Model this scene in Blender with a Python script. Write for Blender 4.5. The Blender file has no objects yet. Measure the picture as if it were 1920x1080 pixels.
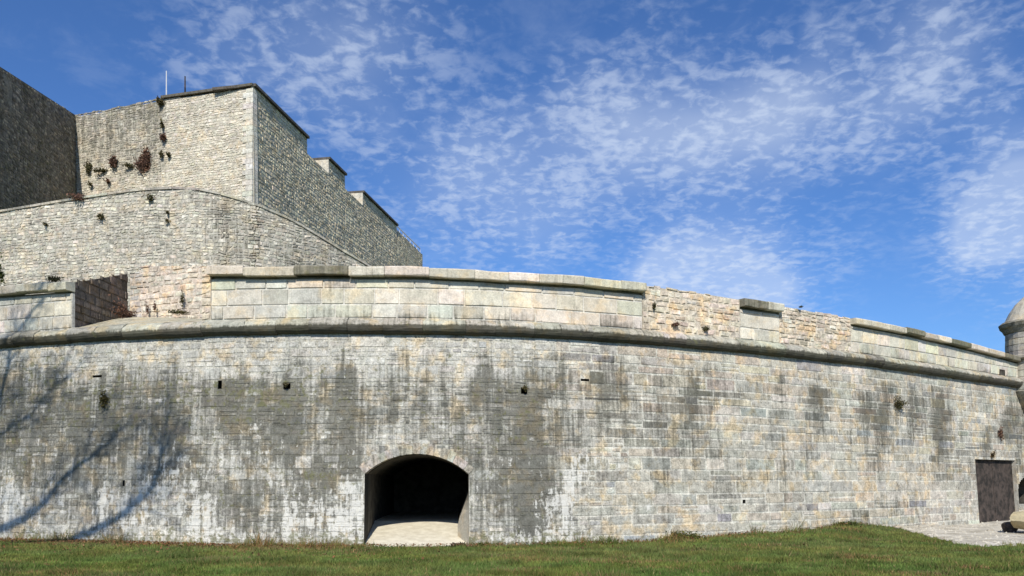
import bpy, math, random
import numpy as np
from mathutils import Vector

rng = np.random.default_rng(7)
random.seed(7)
R = math.radians
sc = bpy.context.scene
col = sc.collection

# ------------------------------------------------------------------ camera
FPX, EYE, HOR = 1507.0, 1.7, 900.0
cam_d = bpy.data.cameras.new('camera')
cam = bpy.data.objects.new('camera', cam_d)
col.objects.link(cam)
cam.location = (0, 0, EYE)
cam.rotation_euler = (R(90), 0, 0)
cam_d.sensor_width = 36
cam_d.lens = FPX / 1920 * 36
cam_d.shift_y = (HOR - 540) / 1920
cam_d.clip_end = 3000
sc.camera = cam

# ------------------------------------------------------------------ light
SUN_A, SUN_E = R(1), R(39)
SUN = Vector((-math.sin(SUN_A) * math.cos(SUN_E), -math.cos(SUN_A) * math.cos(SUN_E), math.sin(SUN_E)))
ld = bpy.data.lights.new('sun', 'SUN')
ld.energy = 4.6
ld.angle = R(0.55)
ld.color = (1.0, 0.94, 0.82)
sun = bpy.data.objects.new('sun', ld)
col.objects.link(sun)
sun.rotation_euler = SUN.to_track_quat('Z', 'Y').to_euler()
sun.location = SUN * 60

sc.view_settings.view_transform = 'Standard'
sc.view_settings.look = 'None'
sc.view_settings.exposure = 0.1
sc.view_settings.gamma = 1.0
sc.view_settings.use_curve_mapping = False


class NT:
    """tiny node-graph helper"""
    def __init__(s, tree):
        s.t = tree; s.n = tree.nodes; s.l = tree.links
        s.n.clear()
    def node(s, typ, ins=None, **props):
        nd = s.n.new(typ)
        for k, v in props.items():
            setattr(nd, k, v)
        for k, v in (ins or {}).items():
            s.set(nd.inputs[k], v)
        return nd
    def set(s, sock, v):
        if isinstance(v, bpy.types.NodeSocket):
            s.l.new(v, sock)
        else:
            if sock.type == 'RGBA' and len(v) == 3:
                v = (*v, 1)
            sock.default_value = v
    def m(s, op, a, b=0.0, c=0.0, clamp=False):
        nd = s.n.new('ShaderNodeMath'); nd.operation = op; nd.use_clamp = clamp
        s.set(nd.inputs[0], a); s.set(nd.inputs[1], b); s.set(nd.inputs[2], c)
        return nd.outputs[0]
    def vm(s, op, a, b=(0, 0, 0)):
        nd = s.n.new('ShaderNodeVectorMath'); nd.operation = op
        s.set(nd.inputs[0], a)
        if op == 'SCALE':
            s.set(nd.inputs['Scale'], b)
        else:
            s.set(nd.inputs[1], b)
        return nd.outputs['Value'] if op in ('DOT_PRODUCT', 'LENGTH') else nd.outputs[0]
    def noise(s, vec, scale, detail=4, rough=.55, dist=0.0):
        nd = s.node('ShaderNodeTexNoise', {'Vector': vec, 'Scale': scale, 'Detail': detail, 'Roughness': rough, 'Distortion': dist})
        return nd.outputs['Fac']
    def ss(s, v, a, b, lo=0.0, hi=1.0):
        nd = s.n.new('ShaderNodeMapRange'); nd.interpolation_type = 'SMOOTHSTEP'
        s.set(nd.inputs[0], v)
        for i, x in enumerate((a, b, lo, hi)):
            s.set(nd.inputs[i + 1], x)
        return nd.outputs[0]
    def mix(s, f, a, b, mode='MIX'):
        nd = s.n.new('ShaderNodeMix'); nd.data_type = 'RGBA'; nd.blend_type = mode
        s.set(nd.inputs['Factor'], f); s.set(nd.inputs['A'], a); s.set(nd.inputs['B'], b)
        return nd.outputs['Result']


# ------------------------------------------------------------------ sky
world = bpy.data.worlds.new('World')
sc.world = world
world.use_nodes = True
w = NT(world.node_tree)
sky = w.node('ShaderNodeTexSky')
sky.sky_type = 'NISHITA'
sky.sun_disc = False
sky.sun_elevation = SUN_E
sky.sun_rotation = R(180) + SUN_A
sky.altitude = 300
sky.air_density = 1.0
sky.dust_density = 0.6
sky.ozone_density = 2.2
dirn = w.vm('NORMALIZE', w.node('ShaderNodeTexCoord').outputs['Generated'])
sep = w.node('ShaderNodeSeparateXYZ', {'Vector': dirn})
zz = w.m('ADD', w.m('MAXIMUM', sep.outputs['Z'], 0.0), 0.16)
plane = w.node('ShaderNodeCombineXYZ', {'X': w.m('DIVIDE', sep.outputs['X'], zz), 'Y': w.m('DIVIDE', sep.outputs['Y'], zz), 'Z': 0.0}).outputs[0]
CL = .78
blobs = [(540, 90, 150, .62), (690, 60, 130, .55), (400, 120, 110, .5), (800, 20, 130, .3), (640, 190, 110, .25),
         (1290, 235, 150, 1.3), (1130, 215, 110, .8), (1460, 240, 120, 1.1), (1640, 190, 140, .65), (1800, 130, 170, .68), (1720, 30, 150, .5),
         (900, 270, 110, .55), (860, 390, 130, .62), (1010, 430, 130, .55), (760, 330, 110, .42), (1060, 330, 130, .45),
         (1330, 545, 120, 1.7), (1440, 530, 95, 1.5), (1230, 530, 55, 1.0), (1850, 435, 95, 1.5), (1960, 400, 120, 1.5), (1930, 590, 60, .6), (1600, 450, 60, .35), (1900, 280, 130, .6)]
msk = None
warp = w.vm('SCALE', w.vm('SUBTRACT', w.node('ShaderNodeTexNoise', {'Vector': dirn, 'Scale': 7.0, 'Detail': 3.0}).outputs['Color'], (.5, .5, .5)), .11)
dw = w.vm('NORMALIZE', w.vm('ADD', dirn, warp))
for bx, by, br, st in blobs:
    d = Vector(((bx - 960) / FPX, 1, (HOR - by) / FPX)).normalized()
    d2 = Vector(((bx + br - 960) / FPX, 1, (HOR - by) / FPX)).normalized()
    k = 1.0 / max(1e-5, 1 - d.dot(d2))
    g = w.m('MULTIPLY', w.m('EXPONENT', w.m('MULTIPLY', w.m('SUBTRACT', w.vm('DOT_PRODUCT', dw, tuple(d)), 1.0), k)), st * CL)
    msk = g if msk is None else w.m('ADD', msk, g)
# cloud goes on outside the frame, cover added there to whiten ambient light
far = w.m('MULTIPLY', w.ss(w.noise(plane, 1.3, 3), .40, .60), w.ss(w.vm('DOT_PRODUCT', dirn, tuple(Vector((0, 1, .3)).normalized())), .84, .6))
msk = w.m('ADD', msk, w.m('MULTIPLY', far, .95))
stretch = w.vm('MULTIPLY', plane, (1.0, 1.0, 1.0))
rip = w.noise(stretch, 30.0, 4, .55, .35)
rip2 = w.noise(w.vm('ADD', stretch, (3.1, 7.7, 0)), 7.5, 5, .6, .3)
puff = w.ss(w.m('ADD', w.m('MULTIPLY', rip, .55), w.m('MULTIPLY', rip2, .45)), .45, .66)
dens = w.m('MULTIPLY', w.m('MINIMUM', msk, 1.25), w.m('ADD', w.m('MULTIPLY', puff, .62), w.m('MULTIPLY', w.m('POWER', w.m('MINIMUM', msk, 1.2), 2.0), .26)))
wisp = w.m('MULTIPLY', w.ss(w.noise(plane, 6.0, 6, .62, .5), .5, .72), .06)
dens = w.m('MULTIPLY', w.m('SUBTRACT', 1.0, w.m('EXPONENT', w.m('MULTIPLY', w.m('ADD', dens, wisp), -1.35))), .88)
blue = w.mix(1.0, sky.outputs['Color'], (0.54, 0.83, 1.25), 'MULTIPLY')
skycol = w.mix(dens, blue, (6.7, 7.6, 9.1))
bg = w.node('ShaderNodeBackground', {'Color': skycol, 'Strength': 0.1})
w.l.new(bg.outputs[0], w.node('ShaderNodeOutputWorld').inputs[0])


# ------------------------------------------------------------------ helpers
def tag(o, label=None, cat=None, group=None, kind=None):
    if label: o['label'] = label
    if cat: o['category'] = cat
    if group: o['group'] = group
    if kind: o['kind'] = kind
    return o


def empty(name, loc=(0, 0, 0)):
    o = bpy.data.objects.new(name, None)
    col.objects.link(o)
    o.location = loc
    o.empty_display_size = .2
    return o


def hashn(ix, iy, seed=0):
    h = (ix.astype(np.int64) * 374761393 + iy.astype(np.int64) * 668265263 + seed * 1442695041) & 0x7fffffff
    h = ((h ^ (h >> 13)) * 1274126177) & 0x7fffffff
    h = (h ^ (h >> 16)) & 0xffff
    return h / 65535.0


def vnoise(x, y, seed=0):
    x = np.asarray(x, float); y = np.asarray(y, float)
    ix = np.floor(x).astype(np.int64); iy = np.floor(y).astype(np.int64)
    fx = x - ix; fy = y - iy
    fx = fx * fx * (3 - 2 * fx); fy = fy * fy * (3 - 2 * fy)
    a = hashn(ix, iy, seed); b = hashn(ix + 1, iy, seed); c = hashn(ix, iy + 1, seed); d = hashn(ix + 1, iy + 1, seed)
    return (a * (1 - fx) + b * fx) * (1 - fy) + (c * (1 - fx) + d * fx) * fy


def fnoise(x, y, seed=0, o=3):
    s = 0; t = 0; am = 1.0
    for k in range(o):
        s = s + am * vnoise(np.asarray(x) * 2 ** k, np.asarray(y) * 2 ** k, seed + k); t += am; am *= .5
    return s / t


def sstep(x, a, b):
    t = np.clip((np.asarray(x, float) - a) / (b - a), 0, 1)
    return t * t * (3 - 2 * t)


def proj(P):
    return 960 + FPX * P[..., 0] / P[..., 1], HOR - FPX * (P[..., 2] - EYE) / P[..., 1]


def mesh_obj(name, verts, faces, m, parent=None, colour=None, weather=None, wall=None, origin=None, smooth=False):
    """verts (N,3), faces (M,k) array or list; attributes per vertex"""
    verts = np.asarray(verts, np.float32).reshape(-1, 3)
    if origin is not None:
        verts = verts - np.asarray(origin, np.float32)
    me = bpy.data.meshes.new(name)
    if isinstance(faces, np.ndarray):
        nf, k = faces.shape
        me.vertices.add(len(verts)); me.vertices.foreach_set('co', verts.ravel())
        me.loops.add(nf * k); me.loops.foreach_set('vertex_index', faces.astype(np.int32).ravel())
        me.polygons.add(nf); me.polygons.foreach_set('loop_start', np.arange(0, nf * k, k, dtype=np.int32))
        me.update(calc_edges=True)
    else:
        me.from_pydata([tuple(v) for v in verts.tolist()], [], faces)
    n = len(verts)
    for nm, arr in (('stone_colour', colour), ('weather', weather)):
        if arr is not None:
            arr = np.asarray(arr, np.float32)
            if arr.ndim == 1: arr = np.tile(arr, (n, 1))
            a4 = np.ones((n, 4), np.float32); a4[:, :3] = arr.reshape(-1, 3)
            at = me.color_attributes.new(nm, 'FLOAT_COLOR', 'POINT'); at.data.foreach_set('color', a4.ravel())
    if wall is not None:
        at = me.attributes.new('wall', 'FLOAT_VECTOR', 'POINT'); at.data.foreach_set('vector', np.asarray(wall, np.float32).ravel())
    me.polygons.foreach_set('use_smooth', np.full(len(me.polygons), smooth, bool))
    me.materials.append(m)
    o = bpy.data.objects.new(name, me)
    if origin is not None: o.location = tuple(float(c) for c in origin)
    col.objects.link(o)
    if parent is not None:
        o.parent = parent
        o.matrix_parent_inverse = parent.matrix_world.inverted() if parent.type != 'EMPTY' else (
            __import__('mathutils').Matrix.Translation(parent.location).inverted())
    return o


def grid_faces(nu, nv):
    i = np.arange(nu - 1)[:, None] * nv + np.arange(nv - 1)[None, :]
    i = i.ravel()
    return np.stack([i, i + nv, i + nv + 1, i + 1], 1)


class Path:
    """a plan line; F(u, v, d): u metres along, v height, d out of the wall (towards the viewer)"""
    def __init__(s, pts, batter=0.0, vref=0.0, px=None):
        s.p = np.asarray(pts, float)
        seg = np.hypot(*np.diff(s.p, axis=0).T)
        s.u = np.concatenate([[0], np.cumsum(seg)])
        s.L = s.u[-1]
        t = np.gradient(s.p, s.u, axis=0) if len(s.p) > 2 else np.tile((s.p[1] - s.p[0]) / s.L, (2, 1))
        t /= np.hypot(t[:, 0], t[:, 1])[:, None]
        s.n = np.stack([t[:, 1], -t[:, 0]], 1)
        s.b = batter; s.vref = vref
        s.px = 960 + FPX * s.p[:, 0] / s.p[:, 1]
    def at(s, px):                       # picture column -> metres along
        return np.interp(px, s.px, s.u)
    def depth(s, u):
        return np.interp(u, s.u, s.p[:, 1])
    def z(s, px, y):
        return EYE + (HOR - np.asarray(y, float)) / FPX * s.depth(s.at(px))
    def F(s, u, v, d=0.0):
        u = np.asarray(u, float); v = np.asarray(v, float)
        x = np.interp(u, s.u, s.p[:, 0]); y = np.interp(u, s.u, s.p[:, 1])
        nx = np.interp(u, s.u, s.n[:, 0]); ny = np.interp(u, s.u, s.n[:, 1])
        o = d + s.b * (s.vref - v)
        return np.stack(np.broadcast_arrays(x + nx * o, y + ny * o, v), -1)


def pxpath(table, extra=0, **k):
    """table of (px, depth)"""
    return Path([((p - 960) / FPX * z, z) for p, z in table], **k)


# ------------------------------------------------------------------ materials
MATS = {}


def masonry(name, ochre=.8, dark=(.075, .075, .066), lime=(.62, .61, .58), grain=1.0, bump=.5, speck=.5, streak=1.0, fine=22.0):
    m = bpy.data.materials.new(name); m.use_nodes = True
    g = NT(m.node_tree)
    pos = g.node('ShaderNodeNewGeometry').outputs['Position']
    base = g.node('ShaderNodeAttribute', attribute_name='stone_colour').outputs['Color']
    wea = g.node('ShaderNodeSeparateColor', {'Color': g.node('ShaderNodeAttribute', attribute_name='weather').outputs['Color']})
    wall = g.node('ShaderNodeAttribute', attribute_name='wall').outputs['Vector']
    nf = g.noise(pos, fine, 6, .72)
    nm = g.noise(pos, 5.0, 5, .65)
    nl = g.noise(pos, .9, 4, .6)
    # mottling of the stone itself
    v = g.m('ADD', g.m('MULTIPLY', g.m('SUBTRACT', nf, .5), 1.5 * grain), g.m('MULTIPLY', g.m('SUBTRACT', nm, .5), 1.3 * grain))
    v = g.m('ADD', g.m('ADD', v, g.m('MULTIPLY', g.m('SUBTRACT', nl, .5), .7)), 1.0)
    v = g.m('MAXIMUM', v, .3)
    c = g.mix(1.0, base, g.node('ShaderNodeCombineColor', {'Red': v, 'Green': v, 'Blue': v}).outputs[0], 'MULTIPLY')
    # ochre and grey-green tints that wander over the wall
    hue = g.noise(g.vm('ADD', pos, (40, 3, 9)), 2.1, 4, .6)
    c = g.mix(g.ss(hue, .50, .66, 0, ochre), c, g.mix(1.0, c, (1.16, .99, .76), 'MULTIPLY'))
    c = g.mix(g.ss(hue, .46, .32, 0, .6), c, g.mix(1.0, c, (.93, .97, .97), 'MULTIPLY'))
    # run-off streaks
    sv = g.vm('MULTIPLY', wall, (5.2, .30, 1.0))
    st = g.noise(sv, 1.0, 5, .62, .25)
    sv2 = g.vm('MULTIPLY', wall, (15.0, .75, 1.0))
    st2 = g.noise(sv2, 1.0, 4, .6, .2)
    patch = g.noise(pos, 3.2, 6, .7)
    spk = g.noise(pos, 13.0, 4, .65)
    sdark = g.m('ADD', g.m('ADD', g.m('MULTIPLY', st, .28), g.m('MULTIPLY', spk, .22)), g.m('ADD', g.m('MULTIPLY', st2, .35), g.m('MULTIPLY', patch, .15)))
    sdark = g.m('ADD', g.m('MULTIPLY', g.m('SUBTRACT', sdark, .5), 2.1), .5)
    # threshold moves with the amount of weathering there
    thr = g.m('SUBTRACT', .80, g.m('MULTIPLY', wea.outputs[0], .46))
    fd = g.ss(g.m('SUBTRACT', sdark, thr), -.20, .26, 0, .9)
    fd = g.m('MULTIPLY', fd, streak)
    soil = g.mix(g.m('MULTIPLY', nf, .75, 0, True), g.mix(1.0, c, (.30, .30, .28), 'MULTIPLY'), (dark[0] * 1.3, dark[1] * 1.3, dark[2] * 1.25))
    c = g.mix(fd, c, soil)
    # lime bloom
    lv = g.vm('ADD', g.vm('MULTIPLY', wall, (7.0, 1.4, 1.0)), (17, 5, 0))
    ln = g.m('ADD', g.m('MULTIPLY', g.noise(lv, 1.0, 6, .7, .3), .6), g.m('MULTIPLY', g.noise(pos, 8.0, 5, .7), .4))
    ln = g.m('ADD', g.m('MULTIPLY', g.m('SUBTRACT', ln, .5), 1.7), .5)
    fl = g.ss(g.m('SUBTRACT', ln, g.m('SUBTRACT', .80, g.m('MULTIPLY', wea.outputs[1], .27))), -.04, .10, 0, .78)
    c = g.mix(fl, c, lime)
    # lichen / moss
    fm = g.ss(g.m('SUBTRACT', g.noise(pos, 6.5, 5, .7), g.m('SUBTRACT', .74, g.m('MULTIPLY', wea.outputs[2], .36))), -.03, .09, 0, .75)
    c = g.mix(fm, c, (.15, .15, .075))
    # pits
    vor = g.node('ShaderNodeTexVoronoi', {'Vector': pos, 'Scale': 9.0, 'Randomness': 1.0}).outputs['Distance']
    pit = g.m('MULTIPLY', g.ss(vor, .16, .05), g.ss(g.noise(pos, 2.6, 3), .52, .62), 0, True)
    c = g.mix(g.m('MULTIPLY', pit, speck), c, (.05, .045, .04))
    h = g.m('ADD', g.m('ADD', g.m('MULTIPLY', nf, .5), g.m('MULTIPLY', nm, .9)), g.m('MULTIPLY', pit, -.8))
    bmp = g.node('ShaderNodeBump', {'Height': h, 'Strength': bump, 'Distance': .05}).outputs[0]
    b = g.node('ShaderNodeBsdfPrincipled', {'Base Color': c, 'Roughness': .93, 'Normal': bmp, 'Specular IOR Level': .15})
    g.l.new(b.outputs[0], g.node('ShaderNodeOutputMaterial').inputs[0])
    return m


def simple(name, c1, c2, scale=8.0, rough=.9, bump=.2, detail=5, metallic=0.0):
    m = bpy.data.materials.new(name); m.use_nodes = True
    g = NT(m.node_tree)
    pos = g.node('ShaderNodeNewGeometry').outputs['Position']
    n = g.noise(pos, scale, detail, .65)
    c = g.mix(g.ss(n, .32, .68), c1, c2)
    bmp = g.node('ShaderNodeBump', {'Height': n, 'Strength': bump, 'Distance': .03}).outputs[0]
    b = g.node('ShaderNodeBsdfPrincipled', {'Base Color': c, 'Roughness': rough, 'Normal': bmp, 'Metallic': metallic, 'Specular IOR Level': .2})
    g.l.new(b.outputs[0], g.node('ShaderNodeOutputMaterial').inputs[0])
    return m


def leafmat(name, tint=(1, 1, 1)):
    """leaf colour comes per vertex; thin leaves pass a little light"""
    m = bpy.data.materials.new(name); m.use_nodes = True
    g = NT(m.node_tree)
    c = g.node('ShaderNodeAttribute', attribute_name='stone_colour').outputs['Color']
    pos = g.node('ShaderNodeNewGeometry').outputs['Position']
    c = g.mix(g.ss(g.noise(pos, .55, 5, .65), .38, .62, 0, .75), c, g.mix(1.0, c, tint, 'MULTIPLY'))
    b = g.node('ShaderNodeBsdfPrincipled', {'Base Color': c, 'Roughness': .7, 'Specular IOR Level': .2})
    tr = g.node('ShaderNodeBsdfTranslucent', {'Color': c})
    mx = g.node('ShaderNodeMixShader', {0: .3, 1: b.outputs[0], 2: tr.outputs[0]})
    g.l.new(mx.outputs[0], g.node('ShaderNodeOutputMaterial').inputs[0])
    return m


M_ESC = masonry('escarp_stone', bump=.6, grain=1.45, lime=(.66, .65, .61))
M_PAR = masonry('parapet_stone', ochre=.5, bump=.4, grain=.75)
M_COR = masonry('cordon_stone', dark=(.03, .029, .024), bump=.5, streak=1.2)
M_RUB = masonry('rubble_stone', bump=.6, grain=1.25, speck=.8, streak=.9, fine=14.0)
M_KEEP = masonry('castle_stone', ochre=.4, bump=.6, grain=1.0, speck=.7, streak=.9, fine=11.0)
M_KEEPS = masonry('castle_stone_smooth', ochre=.4, bump=.22, grain=1.2, speck=.7, streak=.9, fine=11.0)
M_TUN = simple('shade_toned_passage_stone', (.05, .046, .04), (.13, .12, .10), 4.0)  # deep shade of the openings put into the stone's base colour
M_SILL = simple('pale_ramp_stone', (.58, .53, .42), (.70, .65, .53), 5.0, bump=.4)
M_DOOR = simple('dark_weathered_timber', (.022, .02, .018), (.085, .066, .056), 4.0, bump=.6)
M_BARK = simple('bark', (.05, .045, .04), (.12, .10, .08), 12.0)
M_METAL = simple('pale_metal', (.55, .56, .58), (.62, .63, .65), 6.0, rough=.45)
M_LEAF = leafmat('leaves', (1.2, 1.0, .8))
M_GRASS = leafmat('grass_blades', (1.35, 1.02, .9))

STEP_S = 16
ESC_TONES = np.array([(.40, .39, .35), (.46, .445, .40), (.34, .34, .315), (.47, .43, .35), (.45, .385, .33), (.42, .42, .39), (.30, .30, .29), (.52, .50, .46), (.38, .40, .37)])


def tones(n, pal, p=None, var=.1):
    i = rng.choice(len(pal), n, p=p)
    return pal[i] * (1 + rng.normal(0, var, (n, 1))) * (1 + rng.normal(0, .02, (n, 3)))


# ------------------------------------------------------------------ stones
def stone_verts(path, U0, U1, V0, V1, gap, proud, jit, rich, wfn, warp=0.0):
    """arrays of N stones -> (N,k,3) positions, wall coords, weather, face template"""
    n = len(U0)
    g = np.minimum(gap, .2 * (U1 - U0)); 
    cu = np.stack([U0 + g, U1 - g, U1 - g, U0 + g], 1)
    cv = np.stack([V0 + g, V0 + g, V1 - g, V1 - g], 1)
    cu = cu + rng.uniform(-1, 1, cu.shape) * jit
    cv = cv + rng.uniform(-1, 1, cv.shape) * jit
    if warp: cv = cv + warp * (fnoise(cu * 1.3, cv * 1.6, 44) - .5) * 2
    mu, mv = cu.mean(1, keepdims=True), cv.mean(1, keepdims=True)
    if rich:
        eu = (cu + np.roll(cu, -1, 1)) / 2 + rng.uniform(-.5, .5, cu.shape) * jit
        ev = (cv + np.roll(cv, -1, 1)) / 2 + rng.uniform(-.5, .5, cv.shape) * jit
        ou = np.empty((n, 8)); ov = np.empty((n, 8))
        ou[:, 0::2] = cu; ou[:, 1::2] = eu; ov[:, 0::2] = cv; ov[:, 1::2] = ev
        bev = .014 + .012 * rng.random((n, 8))
        su = np.sign(mu - ou) * np.minimum(bev, np.abs(mu - ou)); sv = np.sign(mv - ov) * np.minimum(bev, np.abs(mv - ov))
        # mids of an edge move only across it
        su[:, 1::4] *= .1; su[:, 3::4] *= 1; sv[:, 3::4] *= .1
        iu = ou + su; iv = ov + sv
        pd = proud[:, None] + rng.uniform(-.003, .003, (n, 8))
        u = np.concatenate([ou, iu, mu + rng.uniform(-.05, .05, (n, 1)) * (U1 - U0)[:, None]], 1)
        v = np.concatenate([ov, iv, mv], 1)
        d = np.concatenate([np.full((n, 8), -.05), pd, proud[:, None] + rng.uniform(-.004, .004, (n, 1))], 1)
        fc = [(i, (i + 1) % 8, 8 + (i + 1) % 8, 8 + i) for i in range(8)] + [(8, 9, 16, 15), (9, 10, 11, 16), (11, 12, 13, 16), (13, 14, 15, 16)]
    else:
        bev = .25 * np.minimum(U1 - U0, V1 - V0)[:, None] * rng.uniform(.35, 1.0, (n, 4))
        su = np.sign(mu - cu) * bev; sv = np.sign(mv - cv) * bev
        u = np.concatenate([cu, cu + su], 1); v = np.concatenate([cv, cv + sv], 1)
        d = np.concatenate([np.full((n, 4), -.05), proud[:, None] + rng.uniform(-.012, .012, (n, 4))], 1)
        fc = [(i, (i + 1) % 4, 4 + (i + 1) % 4, 4 + i) for i in range(4)] + [(4, 5, 6, 7)]
    P = path.F(u, v, d)
    px, py = proj(P)
    W = wfn(px, py, u, v) if wfn else np.zeros(P.shape)
    wall = np.stack([u, v, np.zeros_like(u)], -1)
    return P, wall, W, np.array(fc)


def place_stones(path, Q, parent, m, name, colours, gap=.009, proud=(0, .012), jit=.006, rich=True, wfn=None, singles=300, restname=None, patchy=0.0, warp=0.0):
    """Q: (N,4) u0,u1,v0,v1.  The `singles` that show largest become objects, the rest one 'stuff' part."""
    Q = np.asarray(Q, float)
    n = len(Q)
    pr = rng.uniform(proud[0], proud[1], n)
    P, wall, W, fc = stone_verts(path, Q[:, 0], Q[:, 1], Q[:, 2], Q[:, 3], gap, pr, jit, rich, wfn, warp)
    k = P.shape[1]
    if patchy: W = np.clip(W + np.stack([rng.normal(0, patchy, n), rng.normal(0, patchy * .8, n), rng.normal(0, patchy * .5, n)], -1)[:, None, :] * (.25 + W[..., :1]), 0, 1.5)
    C = np.repeat(colours[:, None, :], k, 1)
    px, py = proj(P)
    x0, x1 = np.clip(px.min(1), 0, 1920), np.clip(px.max(1), 0, 1920)
    y0, y1 = np.clip(py.min(1), 0, 1080), np.clip(py.max(1), 0, 1080)
    area = (x1 - x0) * (y1 - y0)
    order = np.argsort(-area)
    pick = [i for i in order[:singles] if area[i] > 60]
    rest = np.setdiff1d(np.arange(n), pick)
    for i in pick:
        c = P[i].mean(0)
        mesh_obj(name, P[i], [tuple(f) for f in fc.tolist()], m, parent, C[i], W[i], wall[i], origin=c)
    if len(rest):
        F = (fc[None] + (np.arange(len(rest)) * k)[:, None, None]).reshape(-1, 4)
        o = mesh_obj(restname or ('small_' + name), P[rest].reshape(-1, 3), F, m, parent, C[rest].reshape(-1, 3), W[rest].reshape(-1, 3), wall[rest].reshape(-1, 3))
        tag(o, kind='stuff')


def clip_open(Q, openings):
    """cut stones (u0,u1,v0,v1) at the openings: each a function vmid -> (ua, ub) or None"""
    out = []
    for q in Q:
        pieces = [(q[0], q[1])]
        for f in openings:
            iv = f((q[2] + q[3]) / 2)
            if iv is None: continue
            nxt = []
            for a, b in pieces:
                if b <= iv[0] or a >= iv[1]: nxt.append((a, b)); continue
                if a < iv[0]: nxt.append((a, iv[0]))
                if b > iv[1]: nxt.append((iv[1], b))
            pieces = nxt
        for a, b in pieces:
            if b - a > .05: out.append((a, b, q[2], q[3]))
    return out


def courses(u0, u1, v0, vtop, hfn, wfn_, wave=.0, seed=0):
    """coursed masonry between u0..u1; vtop a function of u (stones are trimmed to it)"""
    Q = []
    v = v0; k = 0
    um = (u0 + u1) / 2
    vmax = max(float(vtop(t)) for t in np.linspace(u0, u1, 60))
    while v < vmax - .02:
        h = hfn(k)
        u = u0 - (random.random() * .3 if False else 0)
        u = u0
        first = True
        while u < u1 - 1e-6:
            wd = wfn_(u, h)
            if first: wd *= random.uniform(.4, 1); first = False
            e = min(u + wd, u1)
            if u1 - e < .12: e = u1
            top = min(v + h, float(vtop((u + e) / 2)))
            if top - v > .05:
                Q.append((u, e, v, top))
            u = e
        v += h; k += 1
    return Q


# ================================================================== FRONT WALL PLAN
knot = np.array([(-420, 694), (0, 659), (120, 652), (240, 644), (380, 638), (500, 635), (620, 634), (740, 634), (860, 635.5), (960, 638), (1080, 645), (1180, 650.5),
                 (1320, 662.5), (1420, 671), (1560, 686.7), (1660, 696.5), (1720, 706), (1900, 731), (2120, 764)], float)
pxs = np.arange(-420, 2121, 10.0)
ys = np.interp(pxs, knot[:, 0], knot[:, 1])
ext = np.concatenate([2 * ys[0] - ys[1:31][::-1], ys, 2 * ys[-1] - ys[-31:-1][::-1]])
kern = np.exp(-.5 * (np.arange(-30, 31) / 6.0) ** 2); kern /= kern.sum()
ys = np.convolve(ext, kern, 'same')[30:-30]
VB = 5.41                                          # height of the cordon's shadow line
dep = (VB - EYE) * FPX / (HOR - ys)
plan = [((p - 960) / FPX * z, z) for p, z in zip(pxs, dep)]
ESC = Path(plan, batter=.07, vref=VB)
PAR = Path(plan, batter=.0)
uu = ESC.at


# ---------------- weathering of the escarp, in the wall's own pattern of stains
def blob(px, py, cx, cy, rx, ry):
    return np.exp(-((px - cx) / rx) ** 2 - ((py - cy) / ry) ** 2)


def streakmap(px, py, cx, top, bot, w_):
    return np.exp(-((px - cx) / w_) ** 2) * sstep(py, top - 12, top + 12) * (1 - sstep(py, bot - 40, bot + 30))


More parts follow.
